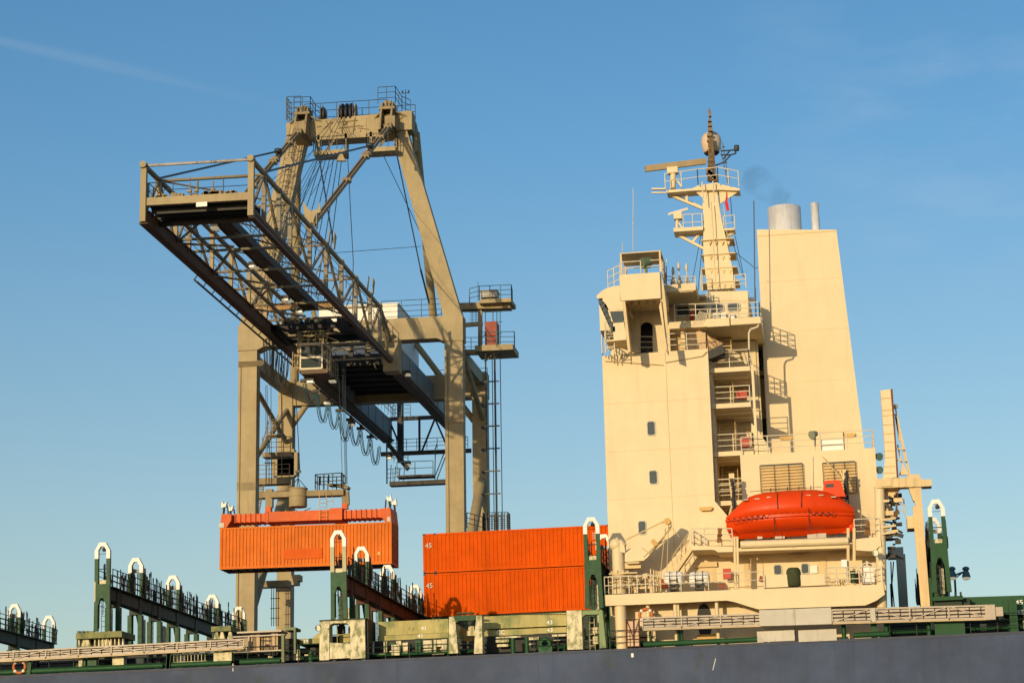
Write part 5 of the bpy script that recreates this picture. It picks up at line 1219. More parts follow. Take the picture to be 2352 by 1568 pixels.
m.box(SM(1040, 1030).x, SM(1132, 1030).x, YM - .6, YM + .6, SM(1080, 1034).z, SM(1080, 1020).z)
m.prism(pol('E', [(1045, 1030), (1128, 1030), (1060, 1090)], YM)[::-1], YM - .1, YM + .1)
P('mast_platform', m, CREAM, ms)
m = MB().rail([SM(595, 700, YM - 1.2), SM(845, 665, YM - 1.2), SM(1000, 650, YM - 1.25), SM(1160, 680, YM - 1.25)], 1.05, 2, .9, .028).rail([SM(735, 1020, YM - .8), SM(880, 1012, YM - .8)], 1.1, 2, .5, .028).rail([SM(1045, 1025, YM - .5), SM(1130, 1010, YM - .5)], 1.0, 2, .5, .028)
m.rail([SM(1130, 1470, YM - 1), SM(1215, 1460, YM - 1)], .95, 3, .8, .028).rail([SM(870, 1480, YM - 1.5), SM(930, 1480, YM - 1.5)], 1.0, 2, .8, .025)
m.ladder(SM(1020, 820, YM - .4), SM(1100, 1480, YM - .6), .35, (1, 0, 0), .35, .022); m.ladder(SM(918, 640, YM - 1.3), SM(930, 800, YM - 1.4), .7, (1, 0, 0), .9, .04)
m.tube(SM(870, 1300, YM - 1), SM(880, 1480, YM - 1), .05, 5)
P('railing', m, RAIL, ms)
m = MB().tube(SM(950, 640), SM(945, 400), .26, 10, .17).tube(SM(945, 400), SM(935, 200), .12, 8, .08).tube(SM(935, 200), SM(932, 80), .05, 6).torus(SM(932, 110), .1, .025)
for i in range(12): y = 150 + i*38; m.box(SM(938, y).x - .08 - rr.random()*.06*(i**.5), SM(938, y).x + .08 + rr.random()*.08*(i**.5), YM - .3, YM + .1, SM(938, y).z, SM(938, y).z + rr.uniform(.1, .3))
for i in range(6): m.tube(SM(918 + i*14, 640, YM - .3), SM(935 + i*4, 300, YM - .3), .03, 4)
for i in range(5): q = SM(925 + i*14, 560 + i*14, YM - .5); m.box(q.x - .15, q.x + .15, YM - .5, YM - .2, q.z - .2, q.z + .2)
P('pole', m, mat('mast_pole', (.22, .15, .08), .6, .3, rust=.4), ms)
m = MB().beam(SM(1010, 350), SM(1075, 655), .06).beam(SM(1035, 345), SM(1085, 655), .05)
for y in (380, 440, 500, 560, 620): m.beam(SM(1018 + (y - 350)*.2, y), SM(1048 + (y - 350)*.16, y - 6), .05)
m.path([SM(1020, 408), SM(1125, 400), SM(1138, 425), SM(1100, 438), SM(1020, 438)], .05, 6).path([SM(1100, 435), SM(1045, 495), SM(980, 518)], .05, 6).path([SM(1040, 470), SM(1090, 405)], .05, 6).tube(SM(1140, 405), SM(1142, 365), .17, 8).tube(SM(1125, 388), SM(1162, 384), .13, 8)
P('yardarm', m, WIRE, ms)
q = SM(940, 320); P('radome', MB().lathe([(.0, -.66), (.5, -.66), (.54, -.55), (.63, -.25), (.68, .08), (.64, .36), (.52, .6), (.3, .76), (0, .82)], (q.x, YM + .85, q.z), 24), mat('radome_buff', (.62, .48, .33), .4, .05), ms)
P('radome_skirt', MB().lathe([(0, -.76), (.42, -.76), (.52, -.66)], (q.x, YM + .85, q.z), 20), DARK, ms)
sc1 = P('radar_pedestal', MB().tube(SM(652, 700), SM(655, 580), .2, 10).box(SM(610, 560).x, SM(692, 560).x, YM - .35, YM + .35, SM(650, 582).z, SM(650, 540).z).beam(SM(675, 620), SM(725, 690), .1).tube(SM(650, 545), SM(652, 520), .16, 8), CREAM, ms)
a, b = SM(440, 545, YM - .6), SM(902, 487, YM + .7)
P('radar_scanner', MB().beam(a, b, .35, .36).beam(a + V((0, -.1, -.2)), b + V((0, -.1, -.2)), .2, .06), mat('scanner_tan', (.40, .30, .16), .5, .08), ms)
P('radar_pedestal', MB().tube(SM(682, 1030), SM(686, 930), .11, 8).box(SM(660, 900).x, SM(722, 900).x, YM - .3, YM + .3, SM(690, 935).z, SM(690, 885).z).beam(SM(690, 950), SM(740, 1020), .09), CREAM, ms)
P('radar_scanner', MB().beam(SM(620, 893, YM - .3), SM(762, 853, YM + .3), .2, .16), WHITE, ms)
m = MB()
for p, q in (((915, 800), (800, 1415)), ((905, 830), (845, 1480)), ((1110, 1100), (1190, 1370)), ((1125, 1180), (1282, 1305)), ((1305, 1300), (1282, 1310)), ((1130, 1060), (1200, 1380)), ((1090, 700), (1110, 960))): m.tube(SM(*p), SM(*q), .02, 4)
m.tube(S('E', 1283, 1568, 8), S('E', 1274, 790, 8), .035, 5).tube(S('F', 1290, 430, 8), S('F', 1283, 200, 8), .05, 5)
P('rigging', m, WIRE, ms)
# ================================================================ boat deck and side house
m = MB(); dpt = .3
PP('G', [(118, 1034), (600, 1014), (1400, 985), (2100, 958), (2112, 1030), (2050, 1075), (1972, 1108), (1215, 1136), (1150, 1118), (1040, 1083), (985, 1073), (600, 1092), (120, 1112)], .3, .12, m)
P('bulwark', m, CREAM)
P('deck_plating', MB().box(-14.15, 1.95, .42, 3.5, 17.55, 17.85), CREAM2)
# pillars under it and lower wall details
m = MB()
for k, x, y0_, y1_, r in (('G', 228, 1110, 1290, .32), ('G', 424, 1105, 1195, .11), ('G', 619, 1100, 1190, .12), ('G', 640, 1100, 1190, .06), ('G', 914, 1085, 1170, .11), ('G', 1250, 1120, 1180, .11)):
    a = S(k, x, y0_, .6); m.tube((a.x, .75, DK), (a.x, .75, 17.6), r, 12 if r > .2 else 8, r*1.1)
P('pillar', m, CREAM)
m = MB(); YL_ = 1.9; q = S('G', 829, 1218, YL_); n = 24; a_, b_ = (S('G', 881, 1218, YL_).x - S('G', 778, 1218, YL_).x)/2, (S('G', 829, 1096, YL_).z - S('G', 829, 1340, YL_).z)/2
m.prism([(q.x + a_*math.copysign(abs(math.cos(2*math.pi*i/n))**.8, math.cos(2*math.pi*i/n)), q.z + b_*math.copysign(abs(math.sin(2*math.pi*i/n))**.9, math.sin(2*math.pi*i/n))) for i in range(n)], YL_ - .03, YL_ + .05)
P('opening_shade_plate', m, BLACK, ss_)  # flat oval plate on the wall, black for the shade inside the opening
m = MB(); BB('N', 1270, 740, 1540, 815, 1.45, .4, m); P('locker', m, YEL, ss_)
# boat deck slab and its supports
m = MB(); 
PP('G', [(728, 684), (1030, 690), (1030, 728), (925, 730), (905, 716), (880, 712), (735, 716)], .9, 2.7, m)
PP('G', [(1880, 640), (2080, 618), (2088, 690), (2070, 690), (2040, 722), (1990, 722), (1890, 715)], .9, 2.7, m)
m.box(S('G', 1030, 700, .9).x, S('G', 1885, 700, .9).x, 2.2, 3.6, 20.35, 20.6)
P('boat_deck', m, CREAM)
m = MB().tube(S('G', 1085, 678, .8), S('G', 1852, 650, .8), .23, 12); m.beam(S('G', 1080, 714, 1.0), S('G', 1850, 690, 1.0), .3, .2)
P('davit_beam', m, CREAM)
def tree_path(k, pts, d, r): return MB().path([S(k, x, y, d) for x, y in pts], r, 6)
m = MB()
for x in (1042, 1062): m.beam(S('G', x + 6, 990, .9), S('G', x, 620, .9), .13)
for x in (1850, 1893): m.beam(S('G', x, 960, .9), S('G', x, 560, .9), .16, .16)
m.beam(S('G', 1020, 210, 2.4), S('G', 1045, 430, 2.4), .2, .3).box(S('G', 1002, 180, 2.3).x, S('G', 1040, 180, 2.3).x, 2.2, 2.6, S('G', 1020, 210, 2.3).z, S('G', 1020, 172, 2.3).z).beam(S('G', 985, 560, 2), S('G', 1040, 350, 2.6), .12)
m.beam(S('G', 1828, 145, 2.4), S('G', 1842, 300, 2.4), .22, .3).beam(S('G', 1790, 145, 2.4), S('G', 1835, 260, 2.4), .07).beam(S('G', 1665, 50, 3.8), S('G', 1800, 200, 2.6), .05)
m.ladder(S('G', 1925, 440, 2.8), S('G', 1925, 600, 2.8), .3)
P('lifeboat_davit', m, CREAM2)
m = MB()
for x, y0_, y1_ in ((1028, 220, 440), (1838, 160, 390)):
    for i in range(14): q = S('G', x + rr.uniform(-12, 14), y0_ + (y1_ - y0_)*i/14, 2.2); m.box(q.x - .08, q.x + .08, 2.1, 2.3, q.z - .08, q.z + .1)
    m.tube(S('G', x, y0_, 2.1), S('G', x + 16, y1_, 2.0), .05, 5)
for i in range(16): q = S('G', 1100 + i*47 + rr.uniform(-10, 10), 622, 1.9); m.box(q.x - .22, q.x + .2, 1.9, 2.5, q.z - rr.uniform(.05, .25), q.z + .1)
P('fall_block', m, DARK)
m = MB(); BB('G', 1205, 612, 1240, 636, 1.8, .3, m); BB('G', 1330, 605, 1400, 634, 1.8, .3, m); BB('G', 1560, 598, 1695, 630, 1.8, .3, m); P('cradle_pad', m, PLATE)
m = MB()
a = S('G', 735, 684, 1); m.rail([S('G', 732, 684, .95), S('G', 1030, 684, .95)], 1.0, 3, .9, .028).rail([S('G', 735, 684, 3), S('G', 735, 684, .95)], 1.0, 3, .9, .03)
m.rail([S('G', 1900, 626, .95), S('G', 2080, 616, .95)], 1.05, 3, 1, .028)
m.rail([S('G', 120, 1030, .36), S('G', 470, 1016, .36)], 1.0, 2, .5, .03)
m.rail([S('G', 470, 1016, .36), S('G', 1250, 985, .36)], .95, 2, 1.6, .022)
m.rail([S('G', 1690, 965, .36), S('G', 2095, 955, .36)], 1.0, 3, .7, .028)
m.rail([S('G', 2090, 955, .36), S('G', 2095, 955, 3)], 1.0, 3, .7, .028)
m.rail([S('G', 905, 345, 4.2), S('G', 1180, 330, 4.2)], 1.1, 3, 1.4, .03)
P('railing', m, RAIL)
# inclined stair on the side
a, b = S('G', 612, 880, 1.6), S('G', 738, 700, 1.6); m = MB(); n = 10
for dy in (0, .7): m.beam(a + V((0, dy, 0)), b + V((0, dy, 0)), .06, .22)
for i in range(n): c = a.lerp(b, (i + .5)/n); m.box(c.x - .12, c.x + .14, c.y, c.y + .7, c.z - .02, c.z + .03)
for o in (.9,): m.tube(a + V((-.12, 0, o)), b + V((-.12, 0, o)), .025, 5); m.tube(a + V((-.06, 0, .45)), b + V((-.06, 0, .45)), .02, 5)
for i in range(5): c = a.lerp(b, i/4); m.tube(c, c + V((-.12, 0, .9)), .02, 4)
P('stair', m, YEL if False else CREAM2)
# side house fittings: doors, boxes, boards, awning frame
m = MB(); BB('G', 748, 800, 918, 835, YS - .25, .25, m); BB('G', 1440, 748, 1570, 762, YS - .15, .15, m); BB('G', 1725, 738, 1850, 752, YS - .15, .15, m); P('awning', m, CREAM2, ss_)
m = MB(); BB('G', 770, 832, 912, 990, YS - .04, .04, m); BB('G', 1640, 770, 1700, 970, YS - .03, .03, m); BB('G', 1240, 700, 1245, 970, YS - .04, .04, m); BB('G', 1110, 780, 1155, 985, YS - .04, .04, m); P('door', m, CREAM2, ss_)
m = MB(); BB('G', 1578, 826, 1632, 880, YS - .1, .06, m); BB('G', 1802, 783, 1842, 835, .5, .06, m); m.tube(S('G', 1834, 835, .5), S('G', 1838, 960, .5), .03, 4); P('notice_board', m, WHITE)
m = MB(); BB('G', 1250, 893, 1422, 980, .7, .7, m); BB('G', 1513, 888, 1685, 968, .7, .7, m); P('equipment_locker', m, CREAM)
m = MB(); BB('G', 1960, 838, 2028, 910, 1.5, .3, m); m.torus(S('G', 1990, 860, 1.4), .45, .03).torus(S('G', 1985, 900, 1.4), .6, .03); BB('G', 1955, 905, 2040, 950, 1.2, .3, m); P('hose_reel', m, WHITE)
m = MB(); BB('G', 960, 846, 1017, 918, 2.6, .3, m); P('fire_hose_box', m, RED)
m = MB(); q = S('G', 1886, 905, .8); m.tube((q.x, .8, q.z - .35), (q.x, .8, q.z + .35), .17, 10); P('gas_bottle', m, GREEN)
m = MB().lathe([(.3, 0), (.42, .1), (.44, .6), (.4, .95), (.3, 1.08), (0, 1.1)], V((S('G', 1467, 970, .9).x, .9, S('G', 1467, 975, .9).z)), 10); P('tarpaulin_cover', m, TARP)
m = MB()
for x, y in ((938, 560), (1988, 510)):
    for i in range(7): q = S('G', x + rr.uniform(-14, 14), y + 0, .85); m.tube(q, S('G', x + rr.uniform(-20, 20), y + 100, .85), .05, 5); m.tube(S('G', x - 18, y + 50, .8), S('G', x + 18, y + 52, .8), .06, 5)
P('rope_coil', m, ROPE)
m = MB()
for i in range(34):
    x = rr.uniform(270, 470); q = S('G', x, rr.uniform(905, 990), rr.uniform(.8, 2)); k_ = rr.random()
    if k_ < .4: m.tube(q, q + V((rr.uniform(.1, .4), 0, rr.uniform(-.1, .1))), rr.uniform(.06, .16), 8)
    elif k_ < .7: m.box(q.x, q.x + rr.uniform(.1, .35), q.y, q.y + .2, q.z, q.z + rr.uniform(.1, .4))
    else: m.torus(q, rr.uniform(.12, .22), .04)
BB('G', 325, 975, 460, 990, .6, .3, m); BB('G', 328, 988, 345, 1020, .6, .3, m); BB('G', 440, 988, 460, 1018, .6, .3, m)
for x in (448, 470, 487, 503, 518): m.tube(S('G', x, 1010, 1), S('G', x - 2, 850 + (x - 448)*.3, 1), .05, 5)
for i in range(10): q = S('G', rr.uniform(1700, 1840), rr.uniform(925, 960), 1.0); m.torus(q, rr.uniform(.08, .16), .03)
P('winch', m, CREAM2)
m = MB(); q = S('G', 525, 955, .9); m.tube(q, q + V((.35, 0, 0)), .28, 10); q = S('G', 1230, 940, .9); m.tube(q, q + V((.1, 0, .3)), .14, 8); q = S('G', 950, 975, .9); m.box(q.x - .15, q.x + .2, .9, 1.1, q.z - .1, q.z + .15)
m.box(S('G', 1905, 900, 1.2).x, S('G', 1935, 900, 1.2).x, 1.2, 1.5, S('G', 1920, 950, 1.2).z, S('G', 1920, 880, 1.2).z)
P('hose_reel', m, mat('rusty_red', (.28, .06, .02), .6, .3, rust=.5))
m = MB(); BB('N', 305, 560, 470, 915, .25, .7, m)
rc = P('gas_rack', m, mat('rack_buff', (.62, .42, .28), .6, .15, rust=.9, rustcol=(.30, .12, .03)))
m = MB()
for x in (300, 400, 480): m.tube(S('N', x, 540, .15), S('N', x + 5, 915, .15), .03, 4)
for y in (540, 705, 810, 910): m.tube(S('N', 300, y, .15), S('N', 480, y - 5, .15), .025, 4)
m.tube(S('N', 305, 545, .15), S('N', 400, 800, .15), .02, 4).tube(S('N', 475, 545, .15), S('N', 385, 800, .15), .02, 4)
P('cage', m, mat('cage_rust', (.12, .045, .02), .7, .3), rc)
# pale upper wall patch of the side house between the plates
m = MB(); BB('G', 1203, 1288, 1470, 1364, -.06, .1, m); BB('G', 1497, 1280, 1768, 1362, -.06, .1, m); P('side_plate', m, PLATE)
m = MB(); BB('G', 1472, 1290, 1496, 1360, .1, .2, m); P('black_gap_fill', m, BLACK)  # plain black strip filling the gap between the plates
ship.done()
# ================================================================ lifeboat
def SL(x, y, d=1.9): return S('G', x, y, d)
t = Thing('lifeboat', 'bright orange enclosed lifeboat hanging in its davits beside the cream engine casing', 'lifeboat')
xa, xb = SL(985, 520).x, SL(1893, 480).x; L = xb - xa; yc = 1.9
sheer = lambda u: 22.42 - .25*math.sin(math.pi*u)*0 - .0*u + .18*(abs(u - .5)*2)**3
up = []; lo = []; N = 36
def prof(pts, u):
    for (a, va), (b, vb) in zip(pts, pts[1:]):
        if u <= b: k = (u - a)/(b - a); return va + (vb - va)*k
    return pts[-1][1]
topz = [(0, .10), (.04, .40), (.10, .85), (.15, 1.15), (.20, 1.35), (.32, 1.5), (.5, 1.55), (.72, 1.52), (.84, 1.3), (.92, .92), (.965, .58), (1, .32)]
keel = [(0, -.4), (.03, -.95), (.05, -1.02), (.5, -1.02), (.8, -1.0), (.95, -.95), (.985, -.9), (1, -.5)]
kw = [(0, .1), (.1, .55), (.3, .9), (.7, .9), (.9, .6), (1, .3)]
for i in range(N + 1):
    u = i/N; x = xa + L*u; wv = 1.42*max(.06, math.sin(math.pi*min(1, max(0, (u*.96 + .02))))**.55); z = 22.12
    tz = sum(prof(topz, min(1, max(0, u + q_))) for q_ in (-.045, -.02, 0, .02, .045))/5; kz = prof(keel, u); cw = wv*min(1, prof(kw, u) + .15)
    ring = []
    for j in range(13):
        a = math.pi*j/12; ring.append(V((x, yc - wv*.93*math.copysign(abs(math.cos(a))**.62, math.cos(a)), z + .1 + tz*math.sin(a)**.72 if tz > 0 else z)))
    up.append(ring)
    r2 = []
    for yv, zv in ((-1, .0), (-.97, .22), (-.80, .58), (-.45, .84), (-.12, .92), (-.06, 1.0), (.06, 1.0), (.12, .92), (.45, .84), (.80, .58), (.97, .22), (1, 0)):
        r2.append(V((x + (0 if 0 < u < 1 else 0), yc + wv*yv, z - .02 + kz*zv*(.82 if abs(yv) > .09 else 1) )))
    lo.append(r2)
cp_ = t.part('canopy', MB().loft([r[::-1] for r in up]), BOAT)
hl = t.part('hull', MB().loft([r[::-1] for r in lo][::-1]), BOAT)
m = MB()
for i in range(N):
    for s in (0, -1): m.beam(lo[i][s] + V((0, -.05 if s == 0 else .05, .04)), lo[i+1][s] + V((0, -.05 if s == 0 else .05, .04)), .12, .16)
t.part('fender_strake', m, BOAT)
m = MB().prism([(SL(1655, 0).x, SL(1650, 300).z), (SL(1655, 0).x - .05, SL(1650, 345).z), (SL(1812, 0).x, SL(1800, 345).z), (SL(1800, 0).x, SL(1800, 300).z), (SL(1785, 0).x, SL(1785, 235).z), (SL(1775, 0).x, SL(1775, 228).z), (SL(1680, 0).x, SL(1680, 231).z), (SL(1664, 0).x, SL(1664, 238).z)][::-1], yc - .5, yc + .5)
ct = t.part('conning_tower', m, BOAT)
t.part('window', MB().bp('G', 1690, 246, 1748, 268, yc - .52, .03), GLASS, ct)
m = MB()
for x0_, y0_ in ((1185, 352), (1272, 340), (1358, 337), (1470, 330), (1548, 326), (1640, 326), (1730, 338), (1105, 358)):
    dep = yc - .93*1.35*.62
    for dx in range(2): q = SL(x0_ + dx*17, y0_, yc - 1.05); m.box(q.x, q.x + .14, yc - 1.06, yc - .7, q.z - .03, q.z + .03)
t.part('reflective_tape', m, PLATE)
m = MB(); pts = []
for i in range(19):
    u = i/18; q = SL(1000 + u*750, 492 - 50*math.sin(math.pi*min(1, u*1.15)*.5) , yc - 1.44)
    if i: m.path([pr_ + (q - pr_)*(j/5) - V((0, 0, .2*math.sin(math.pi*j/5))) for j in range(6)], .022, 4)
    pr_ = q
for x0_, x1_, y0_, y1_ in ((1345, 1350, 300, 420), (1520, 1518, 292, 410), (1566, 1580, 415, 590), (1325, 1330, 480, 610)): m.path([SL(x0_, y0_, yc - (1.1 if y0_ < 320 else 1.46)), SL(x1_, y1_, yc - (1.38 if y0_ < 320 else 1.2))], .02, 4)
for x0_, y0_ in ((1300, 285), (1420, 276), (1585, 268), (1500, 272)): m.tube(SL(x0_, y0_ + 20), SL(x0_, y0_ - 10), .03)
m.tube(SL(1150, 300), SL(1660, 268), .015, 4)
t.part('grab_line', m, DARK)
t.part('rudder_nozzle', MB().tube(SL(1872, 552, yc) + V((-.12, 0, 0)), SL(1896, 552, yc), .34, 16).prism([(SL(1800, 0).x, 21.35), (SL(1862, 0).x, 21.6), (SL(1862, 0).x, 21.15), (SL(1770, 0).x, 21.13)], yc - .06, yc + .06), BOAT)
t.done()
# ================================================================ life rafts
def raft(x0, x1, label):
    t = Thing('life_raft', label, 'life raft', 'life raft canisters on the boat deck'); q = S('G', (x0 + x1)/2, 925, 1.0); h = (S('G', x1, 925, 1).x - S('G', x0, 925, 1).x)/2; r = .46
    rg = []
    for u, k in ((-1, .45), (-.96, .75), (-.85, .95), (-.6, 1), (-.3, 1), (-.28, 1.04), (-.22, 1.04), (-.2, 1), (.2, 1), (.22, 1.04), (.28, 1.04), (.3, 1), (.6, 1), (.85, .95), (.96, .75), (1, .45)):
        rg.append([V((q.x + u*h, 1.0 + r*k*math.cos(a*math.pi/9), q.z + r*k*math.sin(a*math.pi/9))) for a in range(18)])
    cn_ = t.part('canister', MB().loft(rg), WHITE)
    t.part('seam', MB().box(q.x - h*.97, q.x + h*.97, 1.0 - r - .03, 1.0 - r + .05, q.z - .02, q.z + .03), PLATE, cn_)
    m = MB()
    for s in (-.4, .4): m.beam((q.x + s*h*.9, .5, q.z - .8), (q.x + s*h*.9, .5, q.z + .05), .06).torus((q.x + s*h*.9, 1.0, q.z), r + .02, .02, 'x')
    for z in (-.1, -.35, -.62): m.beam((q.x - .4*h, .5, q.z + z), (q.x + .4*h, .5, q.z + z), .06)
    m.box(q.x - h*.4, q.x + h*.4, .5, 1.5, q.z - .66, q.z - .56)
    t.part('cradle', m, DARK); t.done()
raft(540, 682, 'white life raft canister in a black cradle, the one nearer the stair foot')
raft(720, 866, 'white life raft canister in a black cradle, the one in front of the arched doorway')
# ================================================================ gangways
def gangway(k, xa, xb, ya0, ya1, label, panels, skip=None, flip=1, d=-.45):
    a, b = S(k, xa, (ya0[0] + ya0[1])/2, d), S(k, xb, (ya1[0] + ya1[1])/2, d)
    zt = lambda x: z1 + (z2 - z1)*(x - a.x)/(b.x - a.x); z1 = S(k, xa, ya0[0], d).z; z2 = S(k, xb, ya1[0], d).z; H = z1 - S(k, xa, ya0[1], d).z
    t = Thing('gangway', label, 'gangway', 'stowed aluminium gangways'); m = MB(); n = panels; L = b.x - a.x
    m.beam((a.x, d, z1 - .04), (b.x, d, z2 - .04), .07, .09).beam((a.x, d, z1 - H + .05), (b.x, d, z2 - H + .05), .08, .1)
    fr = t.part('truss', m, ALU)
    for i in range(n + 1):
        x = a.x + L*i/n; m.box(x - .035, x + .035, d - .04, d + .04, zt(x) - H, zt(x))
        if i < n:
            x2 = a.x + L*(i + 1)/n; up = (i % 2 == 0) == (flip > 0)
            p_, q_ = ((x + .1, d - .05, zt(x) - H + .08), (x2 - .1, d - .05, zt(x2) - .06)) if up else ((x + .1, d - .05, zt(x) - .06), (x2 - .1, d - .05, zt(x2) - H + .08))
            m.beam(p_, q_, .03, .05)
    s = MB(); nr = 3
    for j in range(3):
        zo = .1 + (H - .18)*j/3 + .03; hh = (H - .18)/3*.58
        x = a.x
        while x < b.x - .2:
            x2 = min(x + .62, b.x); s.box(x + .02, x2 - .02, d + .03, d + .06, zt(x) - zo - hh, zt(x) - zo); x += .64
    t.part('tread_slats', s, ALU)
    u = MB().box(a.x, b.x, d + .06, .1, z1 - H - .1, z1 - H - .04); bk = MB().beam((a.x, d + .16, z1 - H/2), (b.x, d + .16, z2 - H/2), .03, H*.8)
    u = MB().beam((a.x, -.2, z1 - H - .02), (b.x, -.2, z2 - H - .02), .5, .06)
    t.part('side_stringer', u, CREAM2); t.part('shade_backing', bk, BLACK)  # black sheet behind the slats paints the dark of the gaps
    return t, a, b, zt, H
t, *_ = gangway('I', -600, 2352, (925, 1070), (788, 938), 'long slatted aluminium gangway stowed along the hull rail at the left', 6, flip=1)
t.parts = []; 
g0 = S('I', 0, 903, -.45); g1 = S('J', 1160, 722, -.45)
t2, a, b, zt, H = gangway('I', -1200, 2352 + 1160, (975, 1110), (722, 870), 'long slatted aluminium gangway stowed along the hull rail at the left', 10, flip=-1)
t2.done()
t3, a, b, zt, H = gangway('N', 528, 2135, (510, 678), (455, 628), 'slatted aluminium gangway under the cream bulwark, left of the two grey cover plates', 3.0 and 3, flip=-1)
t3.done()
t4, a, b, zt, H = gangway('H', 165, 975, (1252, 1325), (1229, 1302), 'slatted aluminium gangway right of the grey cover plates, ending by the after green hatch', 4, flip=1)
m = MB(); BB('H', 960, 1228, 1012, 1306, -.5, .5, m); BB('H', 1012, 1240, 1052, 1288, -.4, .5, m); t4.part('end_platform', m, ALU); m = MB(); BB('H', 368, 1245, 390, 1318, -.56, .1, m); t4.part('bracket', m, PLATE)
t4.done()
t = Thing('cover_plate', 'pair of grey weathered plates between the two right hand gangways under the bulwark', 'plate')
m = MB(); PP('G', [(1218, 1142), (1470, 1133), (1473, 1248), (1222, 1255)], -.55, .5, m); t.part('panel', m, PLATE)
m = MB(); PP('G', [(1472, 1133), (1728, 1122), (1734, 1240), (1475, 1248)], -.55, .5, m); t.part('panel', m, PLATE); t.done()
# ================================================================ life rings
RING = mat('lifebuoy_orange', (.50, .15, .05), .6, .2)
for k, x, y, d, lab in (('I', 280, 1128, .05, 'orange lifebuoy on the deck rail below the left gangway'), ('G', 412, 1178, .6, 'orange lifebuoy hanging behind a pillar under the cream bulwark')):
    q = S(k, x, y, d); t = Thing('lifebuoy', lab, 'lifebuoy', 'orange lifebuoys'); m = MB().torus(q, .36, .09, 'y', 24, 8); t.part('ring', m, RING)
    m = MB()
    for a_ in (.8, 2.35, 3.9, 5.5): c = V((q.x + .36*math.cos(a_), q.y, q.z + .36*math.sin(a_))); m.tube(c - V((math.sin(a_), 0, -math.cos(a_)))*-.06, c + V((math.sin(a_), 0, -math.cos(a_)))*-.06, .1, 8)
    t.part('reflective_band', m, WHITE); t.done()
# ================================================================ signal flag
q = S('E', 1060, 770, 12.4); pts = [(1058, 765), (1066, 760), (1078, 815), (1086, 860), (1068, 872), (1052, 815)]
m = MB().prism(pol('E', pts, 12.4)[::-1], 12.38, 12.42); m.prism(pol('E', [(1062, 720), (1066, 720), (1068, 770), (1060, 770)], 12.4)[::-1], 12.39, 12.41)
one('signal_flag', 'small limp red flag hanging below the radar mast platform', 'flag', m, FLAGM)
# ================================================================ provision crane
t = Thing('provision_crane', 'cream pedestal deck crane with its jib folded against the accommodation wall', 'crane')
a = S('G', 222, 1030, 1.3); z_ = lambda y: S('G', 220, y, 1.3).z
m = MB().lathe([(.44, z_(1032) - z_(1032)), (.44, z_(900) - z_(1032)), (.5, z_(898) - z_(1032)), (.5, z_(885) - z_(1032)), (.42, z_(880) - z_(1032)), (.36, z_(860) - z_(1032)), (.34, z_(700) - z_(1032)), (.3, z_(690) - z_(1032))], (a.x + .02, 1.3, a.z), 20)
t.part('pedestal', m, CREAM)
m = MB().box(a.x - .5, a.x + 1.15, .8, 1.8, z_(893), z_(884)).rail([(a.x - .55, .8, z_(1030)), (a.x + .8, .8, z_(1030))], 1.0, 3, .6, .03); 
for i in range(8): an = i*math.pi/4; m.beam((a.x + .36*math.cos(an), 1.3 + .36*math.sin(an), z_(865)), (a.x + .55*math.cos(an), 1.3 + .55*math.sin(an), z_(886)), .03, .1)
t.part('slewing_ring', m, CREAM2)
q = S('G', 200, 678, 1.3); t.part('head', MB().lathe([(0, -.38), (.25, -.34), (.40, -.15), (.42, .05), (.33, .27), (.16, .36), (0, .38)], q, 16).tube(S('G', 215, 660, 1.3), S('G', 245, 700, 1.3), .32, 12).prism(pol('G', [(180, 720), (265, 735), (260, 690), (235, 650), (190, 690)], 1.0)[::-1], 1.0, 1.6), CREAM)
m = MB().prism(pol('G', [(262, 740), (400, 633), (535, 520), (560, 500), (588, 512), (590, 540), (520, 640), (428, 762), (395, 790), (262, 800)], 1.1)[::-1], 1.1, 1.75)
t.part('jib', m, CREAM)
q = S('G', 568, 515, 1.3); t.part('sheave', MB().tube(q + V((0, -.35, 0)), q + V((0, .3, 0)), .2, 14), YEL)
m = MB()
for p, q in (((262, 650), (560, 505)), ((270, 640), (560, 498)), ((550, 560), (515, 900)), ((572, 540), (560, 930)), ((600, 560), (650, 620)), ((395, 765), (600, 560)), ((430, 740), (585, 560)), ((385, 700), (440, 740))): m.tube(S('G', *p, 1.05), S('G', *q, 1.05), .022, 4)
t.part('wire_rope', m, CREAM2)
m = MB().prism(pol('G', [(443, 650), (468, 635), (500, 672), (472, 692)], 1.0)[::-1], 1.0, 1.09); t.part('service_hatch', m, YEL)
m = MB(); BB('G', 262, 805, 375, 845, 1.3, .8, m); BB('G', 275, 800, 365, 810, .9, 1, m); t.part('control_cab', m, CREAM2)
t.done()
# ================================================================ hose handling crane on its portal
t = Thing('hose_crane', 'cream stores crane with upright boom standing on a tall portal aft of the casing', 'crane')
YH = 1.3
def SH(x, y, d=YH): return S('H', x, y, d)
m = MB().tube(SH(411, 620), SH(424, 1245), .3, 14, .3); P_ = t.part('portal_leg', m, CREAM)
m = MB().beam(SH(606, 610), SH(655, 1240), .5, .4).beam(SH(596, 720), SH(640, 1240), .25, .3); t.part('portal_leg', m, mat('portal_ochre', (.66, .48, .24), .55, .1, rust=.3))
m = MB().beam(SH(395, 605), SH(618, 598), .8, .55).prism(pol('H', [(560, 620), (600, 620), (600, 700), (585, 690)], YH)[::-1], YH - .2, YH + .3).prism(pol('H', [(420, 625), (520, 625), (480, 680), (440, 680)], YH + .5)[::-1], YH + .5, YH + .9)
for x in (405, 612): m.box(SH(x, 0).x - .28, SH(x, 0).x + .28, YH - .5, YH + .5, SH(x, 624).z, SH(x, 588).z)
for x in (432, 465, 500, 545, 582): m.box(SH(x, 0).x - .07, SH(x, 0).x + .07, YH - .45, YH, SH(x, 625).z, SH(x, 580).z)
t.part('portal_beam', m, CREAM2)
